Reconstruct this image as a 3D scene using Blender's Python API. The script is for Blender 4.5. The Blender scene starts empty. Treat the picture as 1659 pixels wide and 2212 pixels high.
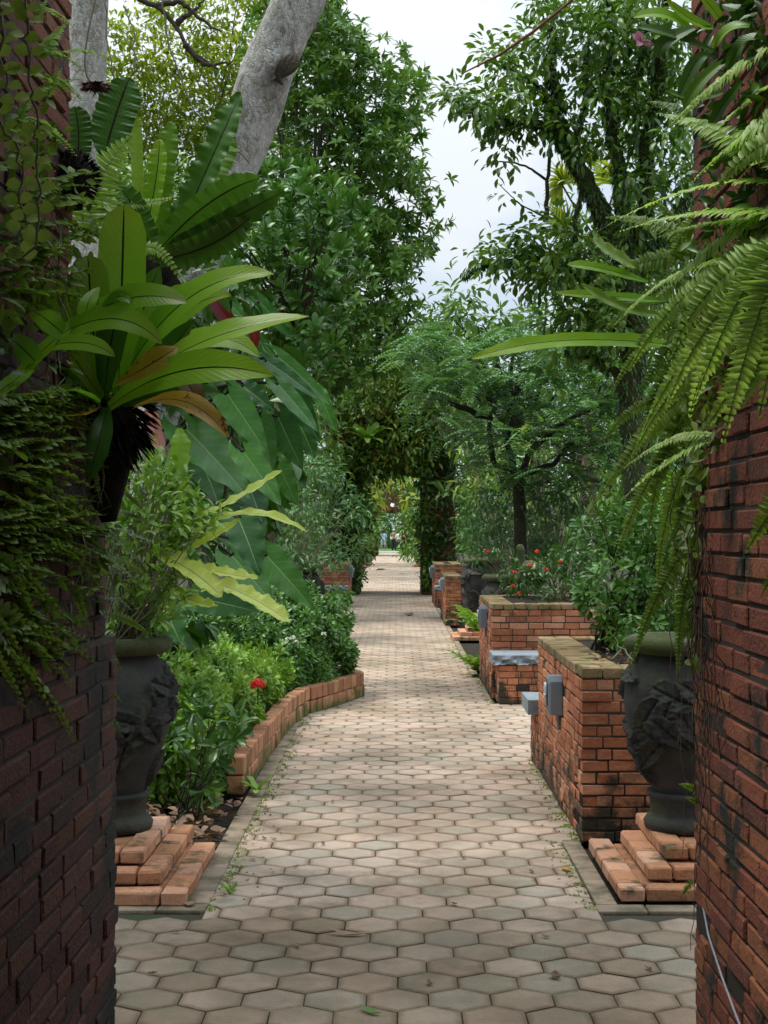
import bpy, math, random
import numpy as np
from mathutils import Matrix, Vector
random.seed(7); RNG = np.random.default_rng(7)
scene = bpy.context.scene
# ---------------------------------------------------------------- camera
FPX, CX, CY = 3067.0, 829.5, 1106.0
CAMZ = 1.5
cam = bpy.data.objects.new("camera", bpy.data.cameras.new("camera"))
scene.collection.objects.link(cam); scene.camera = cam
cam.data.sensor_fit = 'HORIZONTAL'; cam.data.sensor_width = 36; cam.data.lens = 36 * FPX / 1659
cam.data.clip_start = 0.05; cam.data.clip_end = 2000
cam.location = (0, 0, CAMZ)
cam.rotation_euler = (math.radians(90 + 0.822), 0, math.radians(0.458))
RM = np.array(cam.rotation_euler.to_matrix())
# ---------------------------------------------------------------- world, sun, exposure
SUN_EL, SUN_AZ = math.radians(67), math.radians(280)      # azimuth clockwise from +Y
world = bpy.data.worlds.new("World"); scene.world = world; world.use_nodes = True
nt = world.node_tree; nt.nodes.clear(); N = nt.nodes.new; LK = nt.links.new
wout = N('ShaderNodeOutputWorld'); bg = N('ShaderNodeBackground'); bg2 = N('ShaderNodeBackground')
sky = N('ShaderNodeTexSky'); sky.sky_type = 'NISHITA'; sky.sun_disc = False
sky.sun_elevation = SUN_EL; sky.sun_rotation = SUN_AZ; bg.inputs['Strength'].default_value = 0.12
LK(sky.outputs[0], bg.inputs['Color'])
tc = N('ShaderNodeTexCoord'); sep = N('ShaderNodeSeparateXYZ'); LK(tc.outputs['Generated'], sep.inputs[0])
mp = N('ShaderNodeMapping'); mp.inputs['Scale'].default_value = (2.2, 2.2, 3.6); LK(tc.outputs['Generated'], mp.inputs[0])
no = N('ShaderNodeTexNoise'); no.inputs['Scale'].default_value = 1.6; no.inputs['Detail'].default_value = 5
LK(mp.outputs[0], no.inputs['Vector'])
rp = N('ShaderNodeValToRGB'); LK(no.outputs['Fac'], rp.inputs[0])
rp.color_ramp.elements[0].position = .42; rp.color_ramp.elements[0].color = (.56, .71, .90, 1)
rp.color_ramp.elements[1].position = .58; rp.color_ramp.elements[1].color = (.93, .97, 1.0, 1)
LK(rp.outputs[0], bg2.inputs['Color'])
m1 = N('ShaderNodeMath'); m1.operation = 'MAXIMUM'; LK(sep.outputs['Z'], m1.inputs[0]); m1.inputs[1].default_value = 0
mq = N('ShaderNodeMath'); mq.operation = 'POWER'; LK(m1.outputs[0], mq.inputs[0]); mq.inputs[1].default_value = 2.4
m2 = N('ShaderNodeMath'); m2.operation = 'MULTIPLY_ADD'; LK(mq.outputs[0], m2.inputs[0])
m2.inputs[1].default_value = 2.3; m2.inputs[2].default_value = .68
LK(m2.outputs[0], bg2.inputs['Strength'])
mx = N('ShaderNodeMixShader'); mx.inputs[0].default_value = .88
LK(bg.outputs[0], mx.inputs[1]); LK(bg2.outputs[0], mx.inputs[2]); LK(mx.outputs[0], wout.inputs[0])
sun = bpy.data.objects.new("sun", bpy.data.lights.new("sun", 'SUN')); scene.collection.objects.link(sun)
sun.data.energy = 3.0; sun.data.angle = math.radians(20); sun.data.color = (1, .96, .9)
sd = Vector((math.sin(SUN_AZ) * math.cos(SUN_EL), math.cos(SUN_AZ) * math.cos(SUN_EL), math.sin(SUN_EL)))
sun.rotation_euler = sd.to_track_quat('Z', 'Y').to_euler(); sun.location = (0, -5, 20)
scene.view_settings.view_transform = 'Standard'; scene.view_settings.look = 'None'
scene.view_settings.exposure = 0.47; scene.view_settings.gamma = 1
scene.cycles.max_bounces = 7; scene.cycles.diffuse_bounces = 3; scene.cycles.glossy_bounces = 2
scene.cycles.transmission_bounces = 5; scene.cycles.transparent_max_bounces = 4
# ---------------------------------------------------------------- helpers
def A(*p): return np.array(p, float)
def at(u, v, Y):
    """point at depth Y seen in the direction of (u, v) on a 1659 x 2212 frame"""
    d = RM @ A((u - CX) / FPX, -(v - CY) / FPX, -1.0)
    return A(0, 0, CAMZ) + d * (Y / d[1])
def atn(u, v, Y):
    d = np.stack([(u - CX) / FPX, -(v - CY) / FPX, -np.ones_like(u)], 1) @ RM.T
    return A(0, 0, CAMZ) + d * (Y / d[:, 1])[:, None]
def nrm(a):
    a = np.asarray(a, float); return a / np.maximum(np.linalg.norm(a, axis=-1, keepdims=True), 1e-9)
WL = {}
class G:
    """collects vertices, faces and a (t, s, random) attribute; build() links ONE mesh object"""
    def __init__(s): s.V = []; s.F = []; s.Q = []; s.n = 0
    def add(s, V, faces, lf=None):
        V = np.asarray(V, float).reshape(-1, 3)
        if lf is None: lf = np.tile([0.5, 0.5, random.random()], (len(V), 1))
        s.V.append(V); s.Q.append(np.asarray(lf, float).reshape(-1, 3))
        for k, f in faces.items():
            s.F.append((k, np.asarray(f, int).reshape(-1, k) + s.n))
        s.n += len(V)
    def build(s, name, mat, parent=None, origin=None, smooth=True):
        V = np.concatenate(s.V) if s.V else np.zeros((0, 3)); Q = np.concatenate(s.Q)
        org = np.array(WL[parent.name] if parent else (origin if origin is not None else (0, 0, 0)), float)
        V = V - org
        me = bpy.data.meshes.new(name)
        loops = np.concatenate([f.ravel() for k, f in s.F])
        sizes = np.concatenate([np.full(len(f), k) for k, f in s.F])
        st = np.concatenate([[0], np.cumsum(sizes)[:-1]])
        me.vertices.add(len(V)); me.vertices.foreach_set('co', V.ravel().astype(np.float32))
        me.loops.add(len(loops)); me.loops.foreach_set('vertex_index', loops.astype(np.int32))
        me.polygons.add(len(sizes)); me.polygons.foreach_set('loop_start', st.astype(np.int32))
        me.polygons.foreach_set('use_smooth', np.full(len(sizes), smooth))
        me.update(calc_edges=True)
        a = me.attributes.new('lf', 'FLOAT_VECTOR', 'POINT'); a.data.foreach_set('vector', Q.ravel().astype(np.float32))
        me.materials.append(mat)
        o = bpy.data.objects.new(name, me); scene.collection.objects.link(o)
        if parent: o.parent = parent; WL[o.name] = tuple(org)
        else: o.location = org; WL[o.name] = tuple(org)
        return o
def tag(o, label=None, cat=None, group=None, kind=None):
    if label: o['label'] = label
    if cat: o['category'] = cat
    if group: o['group'] = group
    if kind: o['kind'] = kind
    return o
def thing(name, label, cat, loc=(0, 0, 0), group=None):
    o = bpy.data.objects.new(name, None); scene.collection.objects.link(o)
    o.location = loc; o.empty_display_size = .1; WL[o.name] = tuple(loc)
    return tag(o, label, cat, group)
def copy_thing(root, loc, label, rz=0, sc=1.0):
    c = root.copy(); scene.collection.objects.link(c); c.location = loc; c.rotation_euler = (0, 0, rz); c.scale = (sc,) * 3
    c['label'] = label; WL[c.name] = tuple(loc)
    for ch in root.children:
        d = ch.copy(); scene.collection.objects.link(d); d.parent = c
        for g in ch.children:
            e = g.copy(); scene.collection.objects.link(e); e.parent = d
    return c
# ---- shapes
_cs = []; _ci = {}
for sx in (-1, 1):
    for sy in (-1, 1):
        for sz in (-1, 1):
            for ax in range(3):
                _ci[(sx, sy, sz, ax)] = len(_cs); _cs.append((sx, sy, sz, ax))
_SG = np.array([c[:3] for c in _cs], float)
_MK = np.array([[0 if c[3] == k else 1 for k in range(3)] for c in _cs], float)   # ax = face the vertex lies on
_F4, _F3 = [], []
for ax in range(3):
    o = [a for a in range(3) if a != ax]
    for s_ in (-1, 1):
        q = []
        for a, b in ((-1, -1), (1, -1), (1, 1), (-1, 1)):
            k = [0, 0, 0]; k[ax] = s_; k[o[0]] = a; k[o[1]] = b; q.append(_ci[(*k, ax)])
        if (s_ == 1) ^ (ax == 1): _F4.append(q)
        else: _F4.append(q[::-1])
for ax in range(3):          # edge chamfers run along ax
    o = [a for a in range(3) if a != ax]
    for a in (-1, 1):
        for b in (-1, 1):
            def vid(e, f):
                k = [0, 0, 0]; k[ax] = e; k[o[0]] = a; k[o[1]] = b; return _ci[(*k, f)]
            q = [vid(-1, o[0]), vid(1, o[0]), vid(1, o[1]), vid(-1, o[1])]
            P = np.array([_SG[i] * (1 - .2 * _MK[i]) for i in q]); nn = np.cross(P[1] - P[0], P[3] - P[0])
            _F4.append(q if nn @ P.mean(0) > 0 else q[::-1])
for sx in (-1, 1):
    for sy in (-1, 1):
        for sz in (-1, 1):
            q = [_ci[(sx, sy, sz, k)] for k in range(3)]
            _F3.append(q if sx * sy * sz > 0 else q[::-1])
def box(g, c, h, b=.004, rz=0, r=None, tilt=None):
    c = np.asarray(c, float); h = np.asarray(h, float)
    V = _SG * (h - b * _MK) + RNG.normal(size=(24, 3)) * b * .22
    if tilt is not None: V = V @ np.array(Matrix.Rotation(tilt[0], 3, tilt[1])).T
    if rz:
        cs, sn = math.cos(rz), math.sin(rz); V = np.stack([V[:, 0] * cs - V[:, 1] * sn, V[:, 0] * sn + V[:, 1] * cs, V[:, 2]], 1)
    r = random.random() if r is None else r
    g.add(V + c, {4: _F4, 3: _F3}, np.tile([.5, .5, r], (24, 1)))
def tube(g, pts, rad, n=8, r=.5, rough=0, cap=False):
    pts = np.asarray(pts, float); m = len(pts); rad = np.broadcast_to(np.asarray(rad, float), (m,))
    T = np.gradient(pts, axis=0); T = nrm(T)
    ref = A(0, 0, 1) if abs(T[:, 2].mean()) < .8 else A(1, 0, 0)
    B = nrm(np.cross(T, ref)); C = np.cross(T, B)
    th = np.arange(n) / n * 2 * np.pi
    R = rad[:, None] * (1 + (rough * RNG.normal(size=(m, n)) if rough else 0))
    V = pts[:, None] + R[..., None] * (np.cos(th)[None, :, None] * B[:, None] + np.sin(th)[None, :, None] * C[:, None])
    i = np.arange(m - 1)[:, None] * n + np.arange(n)[None]; j = np.arange(m - 1)[:, None] * n + (np.arange(n)[None] + 1) % n
    F = np.stack([i, j, j + n, i + n], -1).reshape(-1, 4)
    t = np.repeat(np.linspace(0, 1, m), n)
    fc = {4: F}
    if cap: fc[n] = [list(range(n))[::-1], list(range((m - 1) * n, m * n))]
    g.add(V.reshape(-1, 3), fc, np.stack([t, np.tile(np.arange(n) / n, m), np.full(m * n, r)], 1))
def lathe(g, prof, c=(0, 0, 0), n=32, disp=None, r=.5):
    prof = np.asarray(prof, float); m = len(prof); th = np.arange(n) / n * 2 * np.pi
    R = np.repeat(prof[:, :1], n, 1)
    if disp is not None: R = R + disp(th[None, :] + 0 * R, prof[:, 1:2] + 0 * R)
    V = np.stack([R * np.cos(th), R * np.sin(th), np.repeat(prof[:, 1:2], n, 1)], -1) + np.asarray(c, float)
    i = np.arange(m - 1)[:, None] * n + np.arange(n)[None]; j = np.arange(m - 1)[:, None] * n + (np.arange(n)[None] + 1) % n
    g.add(V.reshape(-1, 3), {4: np.stack([i, j, j + n, i + n], -1).reshape(-1, 4)}, np.tile([.5, .5, r], (m * n, 1)))
def bez(Pa, M, Pb, n):
    Pa, M, Pb = map(np.asarray, (Pa, M, Pb)); C = 2 * M - (Pa + Pb) / 2; t = np.linspace(0, 1, n)[:, None]
    return (1 - t) ** 2 * Pa + 2 * t * (1 - t) * C + t * t * Pb
def wander(Pa, Pb, n, amp, sag=0):
    t = np.linspace(0, 1, n)[:, None]; P = np.asarray(Pa) * (1 - t) + np.asarray(Pb) * t
    d = np.cumsum(RNG.normal(size=(n, 3)), 0); d -= t * d[-1] ; P = P + d * amp
    P[:, 2] -= sag * np.sin(np.pi * t[:, 0]); P[0] = Pa; P[-1] = Pb
    return P
# ---- leaf templates: rows (t, half width, c) -> three vertices per row
def rows(R, fold=.15):
    P, S = [], []
    for t, w, c in R:
        for s_ in (-1, 0, 1):
            P.append((t, s_ * w, c + (fold * abs(s_) * w))); S.append((t, s_))
    F4 = []
    for k in range(len(R) - 1):
        for j in range(2):
            a = 3 * k + j; F4.append((a, a + 1, a + 4, a + 3))
    return np.array(P), {4: np.array(F4)}, np.array(S)
T_TINY = (np.array([(0, 0, 0), (.45, -.5, .06), (1, 0, -.08), (.45, .5, .06)]), {3: np.array([(0, 2, 1), (0, 3, 2)])},
          np.array([(0, 0), (.5, -1), (1, 0), (.5, 1)]))
T_OVAL = rows([(0, .03, 0), (.22, .34, .03), (.5, .5, .04), (.8, .33, 0), (1, .02, -.08)])
T_LANCE = rows([(0, .05, 0), (.3, .42, .05), (.65, .4, .02), (1, .02, -.14)])
T_OBOV = rows([(0, .05, 0), (.35, .26, .05), (.72, .5, .05), (.93, .32, .0), (1, .05, -.03)])
T_PINNA = rows([(0, .42, 0), (.3, .5, .03), (.65, .4, .0), (1, .03, -.12)], .2)
def leaves(g, P, D, Nn, L, W, T=T_LANCE, r=None):
    P = np.asarray(P, float); n = len(P)
    if n == 0: return
    D = nrm(D); B = nrm(np.cross(D, Nn)); Nn = np.cross(B, D)
    L = np.broadcast_to(L, (n,)); W = np.broadcast_to(W, (n,))
    tp, tf, ts = T; k = len(tp)
    V = (P[:, None] + tp[None, :, 0, None] * (D * L[:, None])[:, None] + tp[None, :, 1, None] * (B * W[:, None])[:, None]
         + tp[None, :, 2, None] * (Nn * L[:, None])[:, None])
    r = RNG.random(n) if r is None else np.broadcast_to(r, (n,))
    lf = np.concatenate([np.tile(ts, (n, 1)), np.repeat(r, k)[:, None]], 1)
    F = {kk: (np.arange(n)[:, None, None] * k + f[None]).reshape(-1, kk) for kk, f in tf.items()}
    g.add(V.reshape(-1, 3), F, lf)
def rdir(n): return nrm(RNG.normal(size=(n, 3)))
def in_poly(pts, poly):
    x, y = pts[:, 0], pts[:, 1]; ins = np.zeros(len(pts), bool); n = len(poly)
    for i in range(n):
        x0, y0 = poly[i]; x1, y1 = poly[(i + 1) % n]
        if y0 == y1: continue
        c = ((y0 > y) != (y1 > y)) & (x < (x1 - x0) * (y - y0) / (y1 - y0) + x0); ins ^= c
    return ins
def samp(poly, n):
    poly = np.array(poly, float); lo, hi = poly.min(0), poly.max(0); out = np.zeros((0, 2))
    while len(out) < n:
        p = lo + RNG.random((n * 2 + 20, 2)) * (hi - lo); out = np.concatenate([out, p[in_poly(p, poly)]])
    return out[:n]
def parea(poly):
    p = np.array(poly, float); x, y = p.T; return .5 * abs(np.dot(x, np.roll(y, 1)) - np.dot(y, np.roll(x, 1)))
def crown(g, poly, Y, thick, cr, L, W, cover=3.0, T=T_LANCE, droop=.4, per=26, rvar=.5, flat=.8, up=.6, wh=0):
    """leaf clumps filling a volume whose outline (seen from the path) is poly, thick metres deep. returns clump centres"""
    k = FPX / Y
    n = int(cover * parea(poly) / (L * W * k * k * .55)); nc = max(3, n // per)
    p = samp(poly, nc); d = RNG.random(nc) - .5
    C = atn(p[:, 0], p[:, 1], np.full(nc, float(Y))); C[:, 1] += d * thick
    crs = cr * RNG.uniform(.6, 1.3, nc)
    if wh:
        ci = np.repeat(np.arange(nc), max(1, per // wh)); m = len(ci); o = rdir(m); off = o * (RNG.random(m) ** .4 * crs[ci])[:, None]; off[:, 2] *= flat
        o = o * .8 + rdir(m) * .3; o[:, 2] += up
        rosettes(g, C[ci] + off, o, L, W, wh, T, 1.0, np.clip(RNG.random(nc)[ci] * rvar + RNG.random(m) * (1 - rvar) , 0, 1), droop * .6); return C
    ci = np.repeat(np.arange(nc), per); m = len(ci)
    o = rdir(m); rr = RNG.random(m) ** .45
    off = o * (rr * crs[ci])[:, None]; off[:, 2] *= flat
    D = o * .7 + rdir(m) * .6; D[:, 2] -= droop
    Nn = rdir(m) * .7; Nn[:, 2] += up + .3
    r = np.clip(RNG.random(nc)[ci] * rvar + RNG.random(m) * (1 - rvar), 0, 1)
    leaves(g, C[ci] + off, D, Nn, L * RNG.uniform(.7, 1.25, m), W * RNG.uniform(.75, 1.2, m), T, r)
    return C
def rosettes(g, C, axis, L, W, n=10, T=T_OBOV, open_=.8, rr=None, droop=0):
    """whorls of n leaves around each centre"""
    C = np.asarray(C); m = len(C); a = nrm(np.asarray(axis)); e = nrm(np.cross(a, [.31, .22, .9])); f = np.cross(a, e)
    th = np.arange(n)[None] * 2.4 + RNG.random((m, 1)) * 6; sp = np.linspace(.35, 1.0, n)[None] * open_ * 1.5 + RNG.normal(size=(m, n)) * .12
    D = (np.cos(th) * np.sin(sp))[..., None] * e[:, None] + (np.sin(th) * np.sin(sp))[..., None] * f[:, None] + np.cos(sp)[..., None] * a[:, None]
    Nn = a[:, None] - D * (D * a[:, None]).sum(-1, keepdims=True) + RNG.normal(size=D.shape) * .12; D[..., 2] -= droop
    D = D.reshape(-1, 3); k = m * n; r = RNG.random(m) if rr is None else rr
    leaves(g, np.repeat(C, n, 0) + D * .01, D, Nn.reshape(-1, 3), L * RNG.uniform(.75, 1.15, k), W * RNG.uniform(.8, 1.15, k), T, np.clip(np.repeat(r, n) * .65 + RNG.random(k) * .35, 0, 1))
def blade(g, P, w, nh, prof=None, ruf=0, rf=14, fold=.18, n=34, r=None, ns=8, lob=0):
    """strap leaf along curve P (n,3); w width; nh normal hint"""
    n = len(P); t = np.linspace(0, 1, n); T = nrm(np.gradient(P, axis=0)); B = nrm(np.cross(T, nh)); Nn = np.cross(B, T)
    if prof is None: prof = np.minimum(1, (t / .28 + .22)) * np.clip((1 - t) / .22, 0, 1) ** .55
    s_ = np.linspace(-1, 1, ns + 1)
    ph = random.random() * 6; r = random.random() if r is None else r
    ww = prof * w / 2; L_ = np.linalg.norm(np.diff(P, axis=0), axis=1).sum()
    V = np.zeros((n, ns + 1, 3))
    for j, q in enumerate(s_):
        wav = np.sin(t * rf + ph + (1.3 if q > 0 else 0)) + .45 * np.sin(t * rf * 2.3 + ph * 2)
        edge = ww * q * (1 + .12 * ruf * 8 * wav * abs(q) ** 3) + (lob * ww * q * np.sin(t * rf))
        V[:, j] = P + B * edge[:, None] + Nn * (abs(q) * fold * ww + ruf * w * 1.1 * q * q * wav)[:, None]
    i = np.arange(n - 1)[:, None] * (ns + 1) + np.arange(ns)[None]
    F = np.stack([i, i + 1, i + ns + 2, i + ns + 1], -1).reshape(-1, 4)
    lf = np.stack([np.repeat(t, ns + 1), np.tile(s_, n), np.full(n * (ns + 1), r)], 1)
    g.add(V.reshape(-1, 3), {4: F}, lf)
def pinnate(g, P, w, nh, n=40, r=None, wr=.24, droop=.0, fwd=.28, curl=.15, taper=.8, base=.04, T=T_PINNA, rach=.0022):
    """fern frond along curve P: w full width"""
    t0 = np.linspace(0, 1, len(P)); t = np.linspace(base, .995, n)
    C = np.stack([np.interp(t, t0, P[:, k]) for k in range(3)], 1)
    Tn = nrm(np.gradient(C, axis=0)); B = nrm(np.cross(Tn, nh)); Nn = np.cross(B, Tn)
    L = w / 2 * np.minimum(1, (t + .12) / .3) * np.clip((1 - t) / taper, 0.04, 1) ** .75
    sp = np.linalg.norm(P[-1] - P[0]) / n
    r = random.random() if r is None else r
    for sd_ in (-1, 1):
        D = B * sd_ + Tn * (fwd + .15 * t[:, None]) + RNG.normal(size=(n, 3)) * .09; D[:, 2] -= droop
        Nv = Nn + B * sd_ * curl + RNG.normal(size=(n, 3)) * curl
        leaves(g, C, D, Nv, L * RNG.uniform(.88, 1.08, n), np.maximum(L * wr, sp * 1.05), T, np.clip(r * .75 + RNG.random(n) * .25, 0, 1))
    tube(g, C, np.linspace(rach, rach * .4, n), 4, r=2.0)
# ---------------------------------------------------------------- materials
MATS = {}
def mat(name):
    m = bpy.data.materials.new(name); m.use_nodes = True; m.node_tree.nodes.clear(); MATS[name] = m
    return m, m.node_tree.nodes.new, m.node_tree.links.new
def ramp(N, cols, pos=None):
    r = N('ShaderNodeValToRGB'); e = r.color_ramp.elements
    pos = pos or [i / (len(cols) - 1) for i in range(len(cols))]
    while len(e) < len(cols): e.new(.5)
    for i, c in enumerate(cols): e[i].position = pos[i]; e[i].color = (*c, 1)
    return r
def math_(N, K, op, a, b=None, c=None, clamp=False):
    m = N('ShaderNodeMath'); m.operation = op; m.use_clamp = clamp
    for i, x in enumerate((a, b, c)):
        if x is None: continue
        if isinstance(x, (int, float)): m.inputs[i].default_value = x
        else: K(x, m.inputs[i])
    return m.outputs[0]
def mixc(N, K, f, a, b, mode='MIX'):
    m = N('ShaderNodeMix'); m.data_type = 'RGBA'; m.blend_type = mode
    for i, x in ((0, f), (6, a), (7, b)):
        if isinstance(x, (int, float)): m.inputs[i].default_value = x
        elif isinstance(x, tuple): m.inputs[i].default_value = (*x, 1)
        else: K(x, m.inputs[i])
    return m.outputs[2]
def noise(N, K, scale, detail=3, rough=.55, vec=None):
    n = N('ShaderNodeTexNoise'); n.inputs['Scale'].default_value = scale; n.inputs['Detail'].default_value = detail
    n.inputs['Roughness'].default_value = rough
    if vec is None: tcn = N('ShaderNodeTexCoord'); vec = tcn.outputs['Object']
    K(vec, n.inputs['Vector']); return n.outputs['Fac']
def leafmat(name, cols, rough=.42, trans=.3, rib=None, ribw=.05, spots=None, vein=0, rach=(.12, .10, .04), tipc=None, tint=None, spec=.4, vs=.07):
    m, N, K = mat(name); out = N('ShaderNodeOutputMaterial')
    at_ = N('ShaderNodeAttribute'); at_.attribute_name = 'lf'; sp = N('ShaderNodeSeparateXYZ'); K(at_.outputs['Vector'], sp.inputs[0])
    if name[:4] not in ('peta', 'dry_', 'red_', 'pink'):
        q = (1.12, 1.03, .9) if 'cool' in name else (1.12, 1.1, .95) if 'fern_g' in name else (.92, 1.04, 1.0) if 'nest' in name else (1, 1, 1) if 'philo' in name else (1.25, 1.06, .8); cols = [tuple(min(.9, a * b) for a, b in zip(c, q)) for c in cols]
    r = ramp(N, cols); K(sp.outputs[2], r.inputs[0]); col = r.outputs[0]
    nz = noise(N, K, 9, 2); col = mixc(N, K, math_(N, K, 'MULTIPLY', nz, .5), col, mixc(N, K, 1.0, col, (.45, .5, .4), 'MULTIPLY'))
    if tipc:
        f = math_(N, K, 'POWER', sp.outputs[0], 3.0); f = math_(N, K, 'MULTIPLY', f, .4); col = mixc(N, K, f, col, tipc)
    if spots:
        f = noise(N, K, 22, 4, .65); f = math_(N, K, 'GREATER_THAN', f, .62 if 'yellow' in name else .71); col = mixc(N, K, f, col, spots)
    ab = math_(N, K, 'ABSOLUTE', sp.outputs[1])
    bump = None
    if vein:
        w = math_(N, K, 'SINE', math_(N, K, 'SUBTRACT', math_(N, K, 'MULTIPLY', sp.outputs[0], vein), math_(N, K, 'MULTIPLY', ab, vein * .16)))
        w = math_(N, K, 'POWER', math_(N, K, 'ABSOLUTE', w), 6.0); bump = w
        col = mixc(N, K, math_(N, K, 'MULTIPLY', w, vs), col, mixc(N, K, 1.0, col, (1.5, 1.45, 1.6), 'MULTIPLY'))
    if rib: col = mixc(N, K, math_(N, K, 'LESS_THAN', ab, ribw), col, rib)
    col = mixc(N, K, math_(N, K, 'GREATER_THAN', sp.outputs[2], 1.5), col, rach)
    pb = N('ShaderNodeBsdfPrincipled'); K(col, pb.inputs['Base Color']); pb.inputs['Roughness'].default_value = rough
    pb.inputs['Specular IOR Level'].default_value = spec
    tr = N('ShaderNodeBsdfTranslucent'); K(mixc(N, K, 1.0, col, (1.35, 1.45, .75), 'MULTIPLY'), tr.inputs['Color'])
    if bump is not None:
        b = N('ShaderNodeBump'); b.inputs['Strength'].default_value = .15; b.inputs['Distance'].default_value = .002; K(bump, b.inputs['Height'])
        K(b.outputs[0], pb.inputs['Normal'])
    mx = N('ShaderNodeMixShader'); mx.inputs[0].default_value = trans
    K(pb.outputs[0], mx.inputs[1]); K(tr.outputs[0], mx.inputs[2]); K(mx.outputs[0], out.inputs[0]); return m
def surf(name, cols, scale=8, rough=.85, bump=.4, bdist=.01, bscale=40, island=0, moss=None, mscale=2.2, mpos=(.5, .65), speck=None, pos=None, mz=None, spec=.3, stain=None, edge=None):
    """rough solid: colour ramp over noise (+ per-piece random), moss patches, speckles, bump"""
    m, N, K = mat(name); out = N('ShaderNodeOutputMaterial')
    tcn = N('ShaderNodeTexCoord'); vec = tcn.outputs['Object']
    at_ = N('ShaderNodeAttribute'); at_.attribute_name = 'lf'; sp = N('ShaderNodeSeparateXYZ'); K(at_.outputs['Vector'], sp.inputs[0])
    f = noise(N, K, scale, 5, .6, vec)
    if island:
        f = math_(N, K, 'ADD', math_(N, K, 'MULTIPLY', f, 1 - island), math_(N, K, 'MULTIPLY', sp.outputs[2], island))
    r = ramp(N, cols, pos); K(f, r.inputs[0]); col = r.outputs[0]
    if speck:
        f2 = noise(N, K, 190, 2, .5, vec); f2 = math_(N, K, 'MULTIPLY', math_(N, K, 'SUBTRACT', f2, .6, clamp=True), 5, clamp=True); col = mixc(N, K, f2, col, speck)
    if edge:
        fe = math_(N, K, 'SUBTRACT', 1.0, sp.outputs[0]); fe = math_(N, K, 'MULTIPLY', fe, math_(N, K, 'ADD', noise(N, K, 16, 4, .6, vec), .25), clamp=True)
        col = mixc(N, K, fe, col, mixc(N, K, 1.0, col, edge, 'MULTIPLY'))
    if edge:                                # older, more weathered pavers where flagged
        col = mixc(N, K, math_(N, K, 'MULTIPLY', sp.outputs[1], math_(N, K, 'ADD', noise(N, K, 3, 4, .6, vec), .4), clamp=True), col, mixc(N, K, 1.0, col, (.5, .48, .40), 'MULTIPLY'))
    if stain:
        f4 = noise(N, K, 1.3, 5, .6, vec); mr = N('ShaderNodeMapRange'); K(f4, mr.inputs[0]); mr.inputs[1].default_value = .42; mr.inputs[2].default_value = .66
        mr.inputs[4].default_value = .75; col = mixc(N, K, mr.outputs[0], col, mixc(N, K, 1.0, col, stain, 'MULTIPLY'))
    if moss:
        f3 = noise(N, K, mscale, 6, .65, vec)
        if mz:
            sz = N('ShaderNodeSeparateXYZ'); ge = N('ShaderNodeNewGeometry'); K(ge.outputs['Position'], sz.inputs[0])
            mr2 = N('ShaderNodeMapRange'); K(sz.outputs[2], mr2.inputs[0]); mr2.inputs[1].default_value = mz[0]; mr2.inputs[2].default_value = mz[1]
            mr2.inputs[3].default_value = .22; mr2.inputs[4].default_value = 0
            f3 = math_(N, K, 'ADD', f3, mr2.outputs[0])
        mr = N('ShaderNodeMapRange'); K(f3, mr.inputs[0]); mr.inputs[1].default_value = mpos[0]; mr.inputs[2].default_value = mpos[1]
        col = mixc(N, K, mr.outputs[0], col, moss)
    pb = N('ShaderNodeBsdfPrincipled'); K(col, pb.inputs['Base Color']); pb.inputs['Roughness'].default_value = rough
    pb.inputs['Specular IOR Level'].default_value = spec
    b = N('ShaderNodeBump'); b.inputs['Strength'].default_value = bump; b.inputs['Distance'].default_value = bdist
    nb = noise(N, K, bscale, 6, .65, vec); K(nb, b.inputs['Height']); K(b.outputs[0], pb.inputs['Normal'])
    K(pb.outputs[0], out.inputs[0]); return m
M_PIER = surf('old_dark_brick', [(.038, .018, .011), (.11, .030, .016), (.18, .046, .022), (.22, .078, .03), (.13, .038, .02)], 14, .8, .9, .012, 70, .6,
              moss=(.012, .015, .009), mscale=3, mpos=(.53, .62), speck=(.28, .2, .16))
M_PIERD = surf('shaded_dark_brick', [(.014, .010, .007), (.046, .015, .010), (.088, .024, .014), (.10, .038, .018), (.055, .018, .012)], 14, .8, .9, .012, 70, .6,
              moss=(.010, .013, .008), mscale=3, mpos=(.5, .6), speck=(.22, .17, .14))  # M_PIER colours darkened, painting in the shade on the left pillar
M_BRICK = surf('orange_brick', [(.14, .06, .038), (.31, .105, .05), (.54, .205, .095), (.43, .145, .065), (.62, .29, .16), (.33, .13, .07)], 14, .85, .9, .012, 45, .62,
               moss=(.05, .042, .025), mscale=6, mpos=(.56, .72), speck=(.55, .36, .25), mz=(0, .45), stain=(.3, .25, .22))
M_PLINTH = surf('pale_brick', [(.24, .11, .06), (.42, .19, .09), (.56, .27, .14), (.6, .35, .23), (.48, .2, .10)], 12, .85, .8, .010, 50, .65,
                moss=(.05, .055, .022), mscale=7, mpos=(.52, .68), speck=(.6, .45, .34), stain=(.5, .42, .36))
M_CAP = surf('mossy_brick_cap', [(.16, .10, .05), (.30, .19, .10), (.38, .24, .13)], 9, .9, .7, .008, 60, .5, moss=(.075, .085, .02), mscale=6, mpos=(.42, .62))
M_MORTAR = surf('mortar', [(.022, .018, .014), (.055, .042, .03)], 20, .95, .5, .01, 60)
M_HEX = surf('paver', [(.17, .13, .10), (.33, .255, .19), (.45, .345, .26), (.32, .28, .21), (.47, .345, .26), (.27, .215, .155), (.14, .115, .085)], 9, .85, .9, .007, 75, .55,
             speck=(.55, .49, .4), moss=(.15, .12, .08), mscale=1.5, mpos=(.52, .76), stain=(.5, .46, .37), edge=(.5, .44, .33))
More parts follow.
